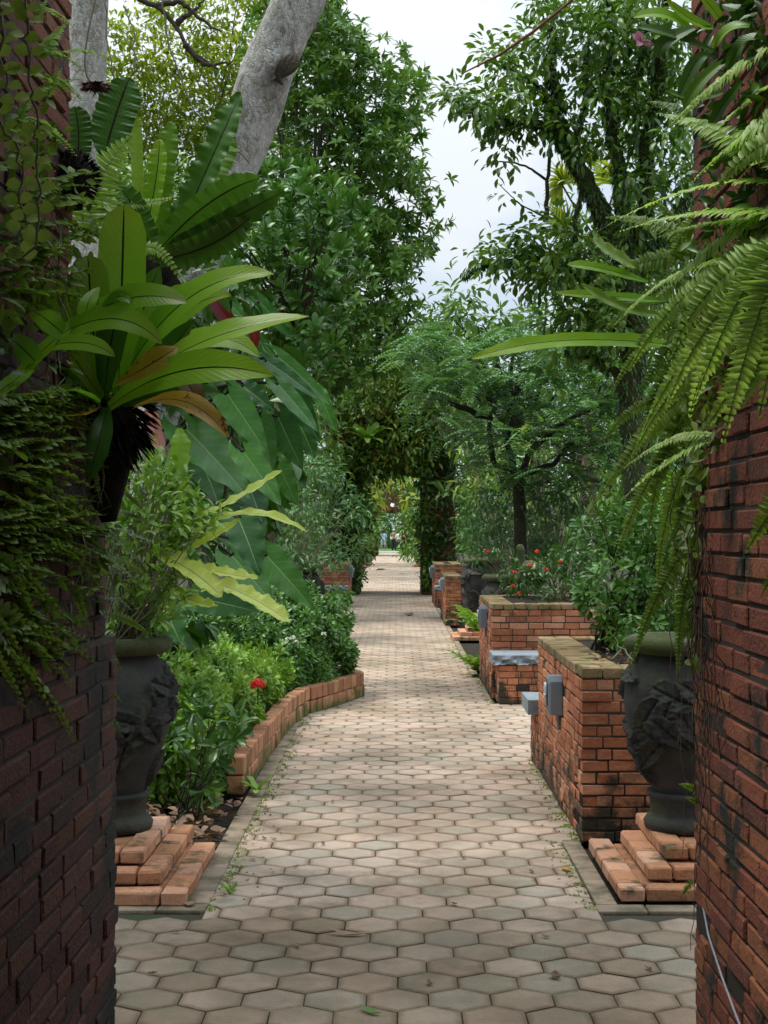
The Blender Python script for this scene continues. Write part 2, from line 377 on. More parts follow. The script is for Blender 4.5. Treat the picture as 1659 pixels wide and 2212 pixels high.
M_BORDER = surf('border_paver', [(.15, .115, .08), (.30, .225, .155), (.24, .185, .13)], 8, .85, .7, .006, 80, .5, moss=(.09, .085, .045), mscale=5, mpos=(.45, .65), edge=None)
M_JOINT = surf('joint_sand', [(.03, .025, .018), (.055, .05, .03)], 12, .95, .4, .004, 60, moss=(.03, .045, .012), mscale=1.5)
M_SOIL = surf('soil', [(.012, .009, .006), (.035, .024, .016), (.06, .042, .03)], 5, .95, 1.0, .05, 22, moss=(.02, .03, .01), mscale=1)
M_LAWN = surf('lawn_green', [(.05, .12, .03), (.09, .2, .05)], 3, .9, .5, .03, 30)
M_URN = surf('dark_carved_stone', [(.014, .014, .013), (.04, .04, .036), (.085, .08, .068)], 9, .85, .9, .006, 60, moss=(.055, .06, .03), mscale=6, mpos=(.5, .68), stain=(.45, .45, .4), speck=(.09, .09, .085))
M_RIM = surf('mossy_stone', [(.03, .032, .02), (.08, .08, .045), (.15, .145, .095)], 9, .9, .9, .01, 50, moss=(.045, .06, .012), mscale=6, mpos=(.4, .6))
M_SLATE = surf('slate', [(.13, .155, .175), (.21, .24, .26), (.28, .31, .33)], 14, .6, .7, .01, 40)
M_GREY = surf('grey_powder_coat', [(.15, .18, .205), (.18, .21, .235)], 8, .45, .08, .001, 90)
M_SLOT = surf('dark_slot', [(.05, .055, .06), (.08, .085, .09)], 9, .5)
M_WHITEM = surf('pale_steel', [(.5, .52, .52), (.6, .62, .62)], 8, .35, .05, .001, 60)
def bark(name):
    m, N, K = mat(name); out = N('ShaderNodeOutputMaterial'); tcn = N('ShaderNodeTexCoord'); mp = N('ShaderNodeMapping'); mp.inputs['Scale'].default_value = (1, 1, .6)
    K(tcn.outputs['Object'], mp.inputs[0]); vec = mp.outputs[0]
    wv = N('ShaderNodeVectorMath'); wv.operation = 'MULTIPLY_ADD'; nn = N('ShaderNodeTexNoise'); nn.inputs['Scale'].default_value = 14; K(vec, nn.inputs['Vector'])
    K(nn.outputs['Color'], wv.inputs[0]); wv.inputs[1].default_value = (.13, .13, .13); K(vec, wv.inputs[2])
    vo = N('ShaderNodeTexVoronoi'); vo.inputs['Scale'].default_value = 38; K(wv.outputs[0], vo.inputs['Vector'])
    ve = N('ShaderNodeTexVoronoi'); ve.feature = 'DISTANCE_TO_EDGE'; ve.inputs['Scale'].default_value = 38; K(wv.outputs[0], ve.inputs['Vector'])
    sc = N('ShaderNodeSeparateColor'); K(vo.outputs['Color'], sc.inputs[0])
    f = math_(N, K, 'ADD', math_(N, K, 'MULTIPLY', sc.outputs[0], .16), math_(N, K, 'MULTIPLY', noise(N, K, 7, 8, .75, vec), .84))
    r = ramp(N, [(.13, .11, .08), (.29, .265, .22), (.46, .44, .39), (.62, .60, .55)], [.28, .42, .52, .66]); K(f, r.inputs[0]); col = r.outputs[0]
    cr = N('ShaderNodeMapRange'); K(ve.outputs['Distance'], cr.inputs[0]); cr.inputs[1].default_value = 0; cr.inputs[2].default_value = .12; cr.inputs[3].default_value = .14; cr.inputs[4].default_value = 0
    col = mixc(N, K, cr.outputs[0], col, (.07, .055, .04))
    mr = N('ShaderNodeMapRange'); K(noise(N, K, 1.7, 4, .6, vec), mr.inputs[0]); mr.inputs[1].default_value = .55; mr.inputs[2].default_value = .7; mr.inputs[4].default_value = .7
    col = mixc(N, K, mr.outputs[0], col, (.16, .12, .075))
    pb = N('ShaderNodeBsdfPrincipled'); K(col, pb.inputs['Base Color']); pb.inputs['Roughness'].default_value = .9
    b = N('ShaderNodeBump'); b.inputs['Strength'].default_value = 1; b.inputs['Distance'].default_value = .02
    K(math_(N, K, 'ADD', noise(N, K, 40, 5, .7, vec), math_(N, K, 'MULTIPLY', cr.outputs[0], -1.2)), b.inputs['Height']); K(b.outputs[0], pb.inputs['Normal']); K(pb.outputs[0], out.inputs[0]); return m
M_BARKP = bark('pale_bark')
M_BARKD = surf('dark_bark', [(.015, .012, .01), (.05, .04, .03)], 10, .95, 1, .02, 30, moss=(.03, .05, .012), mscale=3, mpos=(.5, .6))
M_BARKM = surf('mid_bark', [(.05, .04, .028), (.12, .1, .07)], 10, .95, 1, .02, 30)
M_MOSSB = surf('mossy_bark', [(.02, .018, .01), (.045, .05, .015), (.035, .06, .012)], 18, .95, 1, .03, 40)
M_ROOT = surf('root', [(.06, .04, .028), (.14, .10, .07)], 10, .9, .3, .002, 60)
M_FIBRE = surf('root_fibre', [(.008, .006, .005), (.02, .015, .012)], 20, 1, 1, .02, 50)
M_STICK = surf('pale_stem', [(.13, .12, .07), (.28, .26, .17)], 10, .8, .3, .002, 40)
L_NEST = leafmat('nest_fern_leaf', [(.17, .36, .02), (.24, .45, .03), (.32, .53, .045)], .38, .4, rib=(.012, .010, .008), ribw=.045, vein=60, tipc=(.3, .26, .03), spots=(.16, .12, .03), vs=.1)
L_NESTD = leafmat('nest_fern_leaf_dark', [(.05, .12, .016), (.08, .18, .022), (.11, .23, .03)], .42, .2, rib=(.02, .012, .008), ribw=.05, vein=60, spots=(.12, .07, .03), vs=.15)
L_NESTL = leafmat('pale_ruffled_leaf', [(.38, .55, .10), (.46, .62, .18)], .4, .35, rib=(.25, .3, .08), ribw=.06, vein=50)
L_YEL = leafmat('yellowing_leaf', [(.30, .26, .03), (.42, .27, .03)], .5, .3, rib=(.05, .03, .01), spots=(.12, .05, .015), vein=40)
L_DRY = leafmat('dry_leaf', [(.10, .05, .025), (.20, .11, .06), (.32, .2, .13)], .7, .1, rib=(.05, .03, .02))
L_RED = leafmat('red_leaf', [(.12, .012, .012), (.2, .02, .02)], .4, .2, rib=(.3, .05, .04))
L_PINK = leafmat('pink_leaf', [(.5, .2, .18), (.6, .28, .25)], .4, .3, rib=(.4, .12, .1))
L_PHIL = leafmat('philodendron_leaf', [(.018, .08, .012), (.036, .13, .018), (.065, .19, .026)], .34, .12, rib=(.16, .28, .08), ribw=.03, vein=30, spec=.28, vs=.3, spots=(.10, .10, .03))
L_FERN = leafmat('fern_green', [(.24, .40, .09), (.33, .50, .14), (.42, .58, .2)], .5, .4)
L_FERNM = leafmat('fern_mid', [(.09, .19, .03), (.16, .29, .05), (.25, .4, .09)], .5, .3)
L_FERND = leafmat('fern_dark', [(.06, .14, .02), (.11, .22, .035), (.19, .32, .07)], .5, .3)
L_MOSSY = leafmat('leaf_moss_tree', [(.03, .09, .014), (.06, .15, .02), (.12, .24, .035)], .4, .25)
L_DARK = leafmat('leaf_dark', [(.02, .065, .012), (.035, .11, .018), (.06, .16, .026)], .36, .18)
L_TREE = leafmat('leaf_tree', [(.028, .085, .014), (.055, .15, .022), (.10, .23, .035), (.17, .32, .05)], .4, .22)
L_OLIVE = leafmat('leaf_yellowgreen', [(.09, .15, .018), (.16, .25, .025), (.27, .36, .04)], .5, .4)
L_MID = leafmat('leaf_mid', [(.045, .12, .025), (.085, .2, .04), (.14, .28, .06)], .42, .25)
L_BLUE = leafmat('leaf_cool', [(.04, .11, .04), (.07, .175, .06), (.12, .25, .09)], .45, .25)
L_LIGHT = leafmat('leaf_light', [(.07, .19, .025), (.14, .31, .04), (.25, .44, .07)], .38, .25)
L_GLOSS = leafmat('leaf_gloss', [(.03, .095, .016), (.055, .165, .026), (.10, .25, .04)], .36, .15, rib=(.09, .2, .05), ribw=.08, spec=.35)
L_LIME = leafmat('leaf_lime', [(.16, .28, .03), (.28, .40, .04), (.38, .48, .07)], .45, .4)
L_OLD = leafmat('leaf_oldmix', [(.03, .09, .018), (.07, .17, .03), (.13, .26, .045), (.2, .3, .055), (.28, .24, .06)], .5, .3)
L_ROUND = leafmat('round_leaf', [(.26, .42, .10), (.38, .55, .18)], .4, .3)
P_RED = leafmat('petal_red', [(.75, .025, .012), (.85, .06, .02)], .5, .3)
P_WHITE = leafmat('petal_white', [(.75, .75, .7), (.8, .8, .78)], .5, .3)
P_PINK = leafmat('petal_pink', [(.6, .25, .5), (.7, .35, .6)], .5, .3)
def plain(name, c, rough=.7): return surf(name, [tuple(x * .8 for x in c), c], 6, rough, .15, .003, 60)
# ================================================================ SETTING
g = G(); n = 60                                                     # ground sheet, slightly uneven away from the path
def gz(x, y): return -0.035 + .03 * np.sin(x * 1.7) * np.sin(y * 1.1) * (abs(x) > 3)
xs = np.concatenate([-np.geomspace(600, 3, 14), np.linspace(-2.6, 3.4, 13), np.geomspace(4, 600, 14)]); ys = np.concatenate([[-600, -100, -30, -10], np.linspace(-3, 40, 44), np.geomspace(44, 900, 16)])
X, Y_ = np.meshgrid(xs, ys); V = np.stack([X, Y_, gz(X, Y_)], -1).reshape(-1, 3); w_ = len(xs)
i = (np.arange(len(ys) - 1)[:, None] * w_ + np.arange(w_ - 1)[None]).ravel()
g.add(V, {4: np.stack([i, i + 1, i + w_ + 1, i + w_], -1)}, np.tile([.5, .5, .5], (len(V), 1)))
tag(g.build('ground', M_SOIL), kind='structure')
def lim(y):
    if y < 5.62: return (-3.2, 3.2) if y > 4.1 or y < 1.7 else (-.95, .98)
    if y < 6.93: return (-.75, .80)
    if y < 9.45: return (-.75, .905)
    if y < 12.4: return (-.75, 2.7)
    if y < 14.7: return (-.75, .86)
    if y < 31.4: return (-1.0, .80)
    return (-1.2, 1.1)
g = G()                                                             # joint bed under the pavers
for y0, y1 in ((-3, 1.7), (1.7, 4.1), (4.1, 5.62), (5.62, 6.93), (6.93, 9.45), (9.45, 12.4), (12.4, 14.7), (14.7, 31.4), (31.4, 104)):
    a, b = lim((y0 + y1) / 2); g.add([(a - .02, y0, -.009), (b + .02, y0, -.009), (b + .02, y1, -.009), (a - .02, y1, -.009)], {4: [(0, 1, 2, 3)]})
tag(g.build('path_bed', M_JOINT), kind='structure')
g = G(); S = .2; DY = S * .866025
VV, RR, WW = [], [], []
ang = np.radians(30 + 60 * np.arange(6)); hx = np.cos(ang) / math.cos(math.radians(30)) * S / 2; hy = np.sin(ang) / math.cos(math.radians(30)) * S / 2
for k in range(-26, 576):
    y = 4.41 + k * DY; a, b = lim(y); ox = .007 + (S / 2 if k % 2 == 0 else 0)
    for j in range(int((a - ox) / S) - 2, int((b - ox) / S) + 3):
        cx = ox + j * S
        if cx < a - .085 or cx > b + .085: continue
        if y < .5 or (y < 3 and abs(cx) > 1): continue
        far = y > 45
        j1, j2, tz = (RNG.random(3) - .5); rz_ = j1 * .02; tl = RNG.normal(size=2) * .008
        for ins, z in ((.026, .0004), (.011, 0.0), (.0022, -.0028 if not far else -.002), (.0022, -.02)):
            sc_ = 1 - ins / (S / 2); px = hx * sc_; py = hy * sc_
            qx = px * math.cos(rz_) - py * math.sin(rz_); qy = px * math.sin(rz_) + py * math.cos(rz_)
            zz = z + .0025 * tz + qx * tl[0] + qy * tl[1]
            VV.append(np.stack([np.clip(cx + qx + j2 * .002, a, b), y + qy + j1 * .002, zz], 1))
        RR.append(RNG.random()); WW.append(np.clip((5.75 - y) / .25, 0, 1) * RNG.uniform(.5, 1))  # near rows darkened in colour: shade under the gateway, with wear
m = len(RR); V = np.concatenate(VV); base = np.arange(m)[:, None] * 24
q = []
for ring in (0, 6, 12):
    for e in range(6): q.append((ring + e, ring + 6 + e, ring + 6 + (e + 1) % 6, ring + (e + 1) % 6))
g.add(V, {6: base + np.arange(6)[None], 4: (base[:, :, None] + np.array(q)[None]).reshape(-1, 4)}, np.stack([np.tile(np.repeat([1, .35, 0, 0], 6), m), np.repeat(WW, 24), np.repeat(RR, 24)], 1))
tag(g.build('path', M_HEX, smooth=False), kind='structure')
g = G()                                                             # straight border pavers each side of the path
def strip(x, y0, y1, wd=.095, step=.2):
    y = y0
    while y < y1:
        l = min(step, y1 - y); box(g, (x, y + l / 2, -.009), (wd / 2, l / 2 - .003, .012), .003); y += l
strip(-.8, 5.75, 11.6); strip(.852, 5.75, 6.95, .085); strip(-1.05, 15, 31); strip(.84, 15, 31, .07)
for x0, x1 in ((-2.55, -.74), (.80, 2.6)):
    x = x0
    while x < x1 - .05: box(g, (x + .1, 5.69, -.009), (.097, .048, .012), .003); x += .2
tag(g.build('path_border', M_BORDER), kind='structure')
g = G(); g.add([(-40, 105.2, .02), (40, 105.2, .02), (40, 150, .02), (-40, 150, .02)], {4: [(0, 1, 2, 3)]}); tag(g.build('lawn', M_LAWN), kind='structure')
g = G(); box(g, (-.2, 104.6, .03), (3, .5, .05), .01); tag(g.build('path_kerb', M_WHITEM), kind='structure')
# ================================================================ BRICKWORK
def brickbox(g, x0, x1, y0, y1, z0, z1, L=.19, h=.0575, bev=.005, gap=.009, d=.075, sides='xXyY', jit=.0025, vary=.25):
    nz_ = max(1, round((z1 - z0) / h)); h = (z1 - z0) / nz_
    for k in range(nz_):
        z = z0 + (k + .5) * h
        for s_ in sides:
            horiz = s_ in 'yY'; lo, hi = (x0, x1) if horiz else (y0, y1)
            own = (k % 2 == 0) == horiz            # which pair of faces owns the corners in this course
            if not own: lo, hi = lo + d, hi - d
            p = lo; first = True
            while p < hi - .01:
                l = L * random.uniform(1 - vary, 1 + vary)
                if first and k % 2: l *= .6
                first = False
                if hi - p - l < L * .35: l = hi - p
                c = p + l / 2; j = RNG.normal(size=3) * jit
                hh = (l / 2 - gap / 2, d / 2, h / 2 - gap / 2 + j[0] * .3)
                if horiz: cc = (c, y0 + d / 2 + j[1] if s_ == 'y' else y1 - d / 2 + j[1], z + j[2] * .5)
                else: cc = (x0 + d / 2 + j[1] if s_ == 'x' else x1 - d / 2 + j[1], c, z + j[2] * .5); hh = (hh[1], hh[0], hh[2])
                box(g, cc, hh, bev, rz=RNG.normal() * .004)
                p += l
def core(x0, x1, y0, y1, z0, z1, i=.012):
    g2 = G(); box(g2, ((x0 + x1) / 2, (y0 + y1) / 2, (z0 + z1) / 2), ((x1 - x0) / 2 - i, (y1 - y0) / 2 - i, (z1 - z0) / 2), .001); return g2
def merge(name, parent, *bx, sides='xXyY', m=M_PIER, **kw):
    g = G(); gm = G()
    for (x0, x1, y0, y1, z0, z1) in bx:
        brickbox(g, x0, x1, y0, y1, z0, z1, sides=sides, **kw)
        box(gm, ((x0 + x1) / 2, (y0 + y1) / 2, (z0 + z1) / 2), ((x1 - x0) / 2 - .006, (y1 - y0) / 2 - .006, (z1 - z0) / 2), .001)
    o = g.build(name, m, parent, smooth=False); mo = gm.build('mortar', M_MORTAR, o if parent else None)
    return o
# --- near gateway, the camera stands just inside it
PK = dict(L=.215, h=.0576, bev=.0045, gap=.0085, jit=.0026, vary=.35)
lp = thing('brick_pillar', 'very dark shaded brick pillar filling the lower left, hung with ferns', 'pillar', (-1.3, 2.9, 0))
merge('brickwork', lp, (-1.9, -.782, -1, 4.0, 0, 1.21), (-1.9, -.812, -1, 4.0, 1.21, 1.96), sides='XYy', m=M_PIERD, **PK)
merge('upper_brickwork', lp, (-1.9, -.918, -1, 4.0, 1.96, 3.35), sides='XYy', **PK)
rp_ = thing('brick_pillar', 'dark red brick pillar filling the right side, draped with fern fronds and roots', 'pillar', (1.35, 2.9, 0))
merge('brickwork', rp_, (.836, 1.9, -1, 4.0, 0, 3.35), sides='xYy', **PK)
o = G(); brickbox(o, -1.9, 1.9, -1, 2.9, 3.36, 4.0, sides='yY', **PK); box(o, (0, .95, 3.68), (1.88, 1.94, .315), .002)  # unseen lintel, carried back past the camera to shade the foreground
tag(o.build('brick_lintel', M_PIER, origin=(0, 2.8, 3.36)), 'unseen dark brick lintel overhead, joining the near pillars, deepened for shade', 'lintel')
# --- planters
def planter(label, x0, x1, y0, y1, H, soil=True, bench=None, lamp=None, left=False):
    t = thing('brick_planter', label, 'planter', ((x0 + x1) / 2, (y0 + y1) / 2, 0), 'red brick planters along the path')
    merge('brickwork', t, (x0, x1, y0, y1, 0, H - .05), m=M_BRICK, L=.165, h=.0565, bev=.0038, gap=.0075, jit=.003, vary=.38)
    g = G()                                                        # coping: bricks laid across the top edge
    for s_ in 'xXyY':
        lo, hi = (x0, x1) if s_ in 'yY' else (y0 + .2, y1 - .2); p = lo
        while p < hi - .01:
            l = .105 if hi - p > .15 else hi - p; j = RNG.normal() * .002
            if s_ in 'yY': box(g, (p + l / 2, y0 + .1 if s_ == 'y' else y1 - .1, H - .0225 + j), (l / 2 - .003, .103, .026), .006)
            else: box(g, (x0 + .1 if s_ == 'x' else x1 - .1, p + l / 2, H - .0225 + j), (.103, l / 2 - .003, .026), .006)
            p += l
    g.build('coping', M_CAP, t, smooth=False)
    g = G(); nx, ny = 14, 10; X, Y2 = np.meshgrid(np.linspace(x0 + .17, x1 - .17, nx), np.linspace(y0 + .17, y1 - .17, ny))
    Z = H - .035 + RNG.random((ny, nx)) * .03; V = np.stack([X, Y2, Z], -1).reshape(-1, 3); i = (np.arange(ny - 1)[:, None] * nx + np.arange(nx - 1)[None]).ravel()
    g.add(V, {4: np.stack([i, i + 1, i + nx + 1, i + nx], -1)}); g.build('soil', M_SOIL, t)
    return t
def bench(label, x0, x1, y0, y1, over=0, face=-1):
    """slate slab on a low brick base; the rough split edge faces the niche"""
    t = thing('stone_bench', label, 'bench', ((x0 + x1) / 2, (y0 + y1) / 2, 0), 'stone benches in the planter niches')
    merge('base', t, (x0 + .04, x1, y0, y1, 0, .345), m=M_BRICK, L=.17, h=.0575, bev=.0038, gap=.0075, jit=.003, vary=.35)
    g = G(); nx = 60; x = np.linspace(x0 - .015, x1, nx); e = y0 - .03 if face < 0 else y1 + .03; b_ = y1 - .002 if face < 0 else y0 + .002
    prof = [(b_, .345), (e, .35), (e, .375), (e, .40), (e, .43), (e - face * .01, .438), (b_, .438)]; P = []
    for k, xx in enumerate(x):
        for q, (yy, zz) in enumerate(prof):
            dy = (RNG.normal() * .006 + .02 * math.sin(xx * 31 + q * 2) * (q in (1, 2, 3))) if 0 < q < 4 else 0
            P.append((xx + (RNG.normal() * .002 if 0 < k < nx - 1 else 0), yy + dy, zz + (RNG.normal() * .004 if 0 < q < 4 else 0)))
    m_ = len(prof); i = (np.arange(nx - 1)[:, None] * m_ + np.arange(m_)[None]).ravel(); j = (np.arange(nx - 1)[:, None] * m_ + (np.arange(m_)[None] + 1) % m_).ravel()
    g.add(P, {4: np.stack([i, j, j + m_, i + m_], -1), m_: [list(range(m_)), list(range((nx - 1) * m_, nx * m_))]}); g.build('slab', M_SLATE, t, smooth=False)
    return t
planter('nearest right brick planter with a lamp box on its side', .90, 1.95, 6.9, 9.0, .84)
bench('grey stone bench end jutting out beyond the near right planter', .855, 1.9, 9.01, 9.45, face=1)
planter('second right brick planter, red flowers growing on top', .87, 2.6, 12.83, 14.75, .85)
bench('rough edged grey stone bench built against the second right planter', .86, 2.3, 12.4, 12.82)
planter('third right brick planter, narrow mossy one beside the dark urns', .80, 1.06, 22.8, 25.2, .80)
planter('fourth right brick planter, smallest one next to the overgrown archway', .80, 1.35, 28.6, 31.0, .86)
bench('small far stone bench on the right before the archway', .79, 1.3, 28.15, 28.59)
planter('far left brick planter beside the path before the archway', -1.5, -.95, 28.6, 31.0, .86)
bench('small far stone bench on the left before the archway', -1.49, -.94, 28.15, 28.59)
# --- box lamps on the planters
def lamp(label, p, s=1.0, first=[None]):
    if first[0]: return copy_thing(first[0], p, label, sc=s)
    t = thing('wall_lamp', label, 'lamp', p, 'grey box lamps on the planters'); first[0] = t
    g = G(); P = []; pr = [(-.062, -.105), (-.062, .075), (-.045, .105), (.045, .105), (.062, .075), (.062, -.105)]
    for x_ in (0, -.062, -.075):
        k = 1 if x_ > -.07 else .82
        for a, b in pr: P.append((x_, a * k, b * k))
    f = []
    for r_ in (0, 6):
        for e in range(6): f.append((r_ + e, r_ + (e + 1) % 6, r_ + 6 + (e + 1) % 6, r_ + 6 + e))
    g.add(np.array(P) + A(*p), {4: f, 6: [[12, 13, 14, 15, 16, 17], [5, 4, 3, 2, 1, 0]]}); g.build('housing', M_GREY, t, smooth=False)
    g = G(); th = np.linspace(0, np.pi, 9); loop = [(-.085, .022, -.055)] + [(-.085, .022 * math.cos(a), .04 + .022 * math.sin(a)) for a in th] + [(-.085, -.022, -.055)]
    tube(g, np.array(loop) + A(*p), .007, 8); tube(g, np.array([(-.088, -.045, .0), (-.088, .045, 0)]) + A(*p), .005, 6)
    g.build('guard', M_WHITEM, t)
    g = G()
    for z_ in (-.07, .07):
        for y_ in (-.042, .042): lathe(g, [(0, 0), (.006, 0), (.006, .004), (0, .004)], (p[0] - .078, p[1] + y_, p[2] + z_), 8)
    box(g, A(*p) + A(-.0765, 0, -.0), (.002, .03, .058), .001); g.build('cover', M_SLOT, t)
    g = G(); tube(g, np.array([A(*p) + A(-.012, 0, -.10), A(*p) + A(-.012, 0, -.19)]), .009, 8); g.build('conduit', M_GREY, t); return t
lamp('grey box lamp with a pale guard on the near right planter', (.898, 7.72, .62))
lamp('grey box lamp on the side of the second right planter', (.868, 13.5, .70))
lamp('tiny far grey box lamp on the third right planter', (.798, 23.1, .66))
lamp('tiny far grey box lamp on the fourth right planter', (.798, 28.9, .70), 1.2)
c = lamp('tiny far grey box lamp on the far left planter', (-.948, 28.9, .70), 1.2); c.rotation_euler = (0, 0, math.pi)
# --- curved low brick edging, two rings of short upright bricks
pts = [(-.87, 8.0), (-.845, 8.9), (-.825, 10.0), (-.80, 10.9), (-.72, 11.7), (-.51, 12.25), (-.30, 12.95), (-.285, 13.1), (-.5, 13.5), (-.85, 14.0), (-1.08, 14.8)]
pp = np.array(pts); sl = np.concatenate([[0], np.cumsum(np.linalg.norm(np.diff(pp, axis=0), axis=1))])
g = G(); gm = G(); s0 = 0; ne = thing('brick_edging', 'low curving two course brick edging around the left flower bed', 'edging', (-.8, 10, 0))
tt = np.arange(.06, sl[-1], .118)
ex = np.interp(tt, sl, pp[:, 0]); ey = np.interp(tt, sl, pp[:, 1])
for k in range(1, len(tt) - 1):
    a = math.atan2(ey[k + 1] - ey[k - 1], ex[k + 1] - ex[k - 1])
    for q in range(2):
        box(g, (ex[k] - math.sin(a) * .05 + RNG.normal() * .003, ey[k] + math.cos(a) * .05, .055 + q * .112 + RNG.normal() * .0015), (.054, .048, .053), .006, rz=a + RNG.normal() * .02)
g.build('brickwork', surf('edging_brick', [(.17, .09, .05), (.34, .15, .075), (.46, .23, .12), (.38, .15, .08)], 9, .85, .6, .008, 60, .7, moss=(.10, .11, .03), mscale=4, mpos=(.56, .7), mz=(0, .16)), ne, smooth=False)
# --- stepped brick plinths under the near urns
def plinth(label, sx, xs_, ys_):
    t = thing('brick_plinth', label, 'plinth', (sx * 1.35, 6.3, 0), 'stepped brick plinths under the urns')
    for q in range(3):
        g = G(); x0 = xs_[q]; y0 = ys_[q]; z = .029 + q * .058; y1 = 6.66 - q * .03; 
        x = x0
        y = y0
        while y < y1 - .03:
            l = .21 if y > y0 else .105; box(g, (sx * (x0 + .052), y + l / 2, z), (.05, l / 2 - .003, .0275), .007, rz=RNG.normal() * .01); y += l
        x = x0 + .106
        while x < 1.75:
            box(g, (sx * (x + .105), y0 + .052, z), (.102, .05, .0275), .007, rz=RNG.normal() * .01); x += .21
        x = x0 + .106
        box(g, (sx * (x0 + .106 + (1.75 - x0) / 2), (y0 + y1) / 2 + .055, z - .004), ((1.75 - x0) / 2, (y1 - y0) / 2 - .06, .022), .004, r=.2)
        g.build('step', M_PLINTH, t, smooth=False)
    return t
plinth('stepped brick plinth under the left urn', -1, (.84, .953, 1.045), (5.70, 5.81, 5.92))
plinth('stepped brick plinth under the right urn', 1, (.91, 1.045, 1.135), (5.78, 5.90, 6.02))
def mini_plinth(label, x, y, sx):
    t = thing('brick_plinth', label, 'plinth', (x, y, 0), 'stepped brick plinths under the urns')
    for q in range(3):
        g = G(); s_ = .45 - .1 * q
        for k in range(4):
            box(g, (x - s_ + (k + .5) * s_ / 2, y - s_ + .05, .029 + .058 * q), (s_ / 4 - .003, .05, .027), .005)
            box(g, (x - sx * (s_ - .05), y - s_ + .1 + (k + .5) * s_ / 2, .029 + .058 * q), (.05, s_ / 4 - .003, .027), .005)
        box(g, (x, y + .05, .024 + .058 * q), (s_ - .1, s_ - .1, .025), .003); g.build('step', M_PLINTH, t, smooth=False)
mini_plinth('small stepped brick plinth behind the second right planter', 1.3, 15.85, 1)
mini_plinth('small stepped brick plinth under the far right urn', 1.25, 20.1, 1)
mini_plinth('stepped brick plinth on the left between the two archways', -1.55, 62, -1)
mini_plinth('stepped brick plinth on the right between the two archways', 1.2, 62, 1)
# ---------------------------------------------------------------- urns
def relief(th, z):
    """overlapping carved leaves on the urn body"""
    d = 0 * th; rr = random.Random(5)
    for k in range(46):
        a0 = k * 2.39996; z0 = .24 + .48 * ((k * .7548) % 1); tl = rr.uniform(-1.3, 1.3); Ln, Wd = rr.uniform(.15, .26), rr.uniform(.04, .065)
        du = ((th - a0 + np.pi) % (2 * np.pi) - np.pi) * .25; dz = z - z0
        a = du * math.sin(tl) - dz * math.cos(tl); b = du * math.cos(tl) + dz * math.sin(tl); t = a / Ln + .5
        tc_ = np.clip(t, 0, 1); wd = Wd * np.sqrt(tc_) * (1 - tc_) * 2.6 + 1e-5
        e = np.abs(b) / wd; ins = (e < 1) & (t > 0) & (t < 1)
        h = .009 + .015 * e ** 2 + .013 * tc_ - .010 * (np.abs(b) < .005) - .004 * (np.sin(a * 110 + np.abs(b) * 110) > .5)
        d = np.where(ins, np.maximum(h, d * .35 + h), d)
    return d * np.clip((z - .16) / .06, 0, 1) * np.clip((.79 - z) / .05, 0, 1)
def urn(label, p, first=[None], sc=1.0, rz=0):
    if first[0]: return copy_thing(first[0], p, label, rz, sc)
    t = thing('stone_urn', label, 'urn', p, 'dark carved stone urns'); first[0] = t
    z = np.linspace(.12, .80, 130); q = (z - .12) / .68
    R = np.interp(q, [0, .1, .25, .45, .62, .78, .9, 1], [.125, .15, .195, .245, .268, .262, .225, .18])
    R = np.convolve(np.pad(R, 6, 'edge'), np.ones(13) / 13, 'valid')
    g = G(); lathe(g, np.stack([R, z], 1), p, 260, relief); g.build('body', M_URN, t)
    g = G(); lathe(g, [(0, 0), (.175, 0), (.182, .03), (.165, .055), (.15, .06), (.15, .075), (.155, .14), (.168, .15), (.166, .165), (.12, .17)], p, 48); g.build('foot', M_URN, t)
    g = G(); lathe(g, [(.17, .775), (.2, .78), (.245, .79), (.268, .815), (.264, .845), (.235, .862), (.205, .86), (.19, .83), (.0, .82)], p, 64, lambda th, zz: .004 * np.sin(th * 5 + zz * 60)); g.build('rim', M_RIM, t)
    return t
urn('left carved stone urn on the stepped plinth, half hidden by the dark pillar', (-1.27, 6.38, .174))
urn('right carved stone urn squeezed between the planter and the right pillar', (1.30, 6.42, .174), rz=2.0)
urn('bulky dark urn behind the second right planter', (1.23, 15.85, .174), rz=1)
urn('wide mossy rimmed urn on the right beside the third planter', (1.25, 20.1, .174), rz=3, sc=1.12)
urn('dark urn on the left of the path before the archway', (-1.35, 20.1, .0), rz=4, sc=1.2)
urn('distant urn on the left between the archways', (-1.55, 62, .174), rz=4)
urn('distant urn on the right between the archways', (1.3, 62, .174), rz=5)
# ---------------------------------------------------------------- mossy stone bird statue
b0 = at(1140, 1262, 14.0); t = thing('bird_statue', 'mossy stone bird statue standing among the red flowers', 'statue', tuple(b0))
g = G(); k = 14.0 / FPX
tube(g, b0 + k * np.array([(-14, 0, 0), (-12, 0, 20), (-10, 0, 42), (-14, 0, 58), (-14, 0, 72), (-18, 0, 82), (-20, 0, 86)]), k * np.array([12, 10, 8, 8, 9, 8, 1]), 12, rough=.04, cap=True); g.build('neck', M_RIM, t)
g = G(); tube(g, b0 + k * np.array([(-20, 0, 34), (-10, 0, 36), (5, 0, 28), (20, 0, 18), (32, 0, 10), (40, 0, 6)]), k * np.array([3, 18, 25, 24, 14, 2]), 16, rough=.03, cap=True); g.build('body', M_RIM, t)
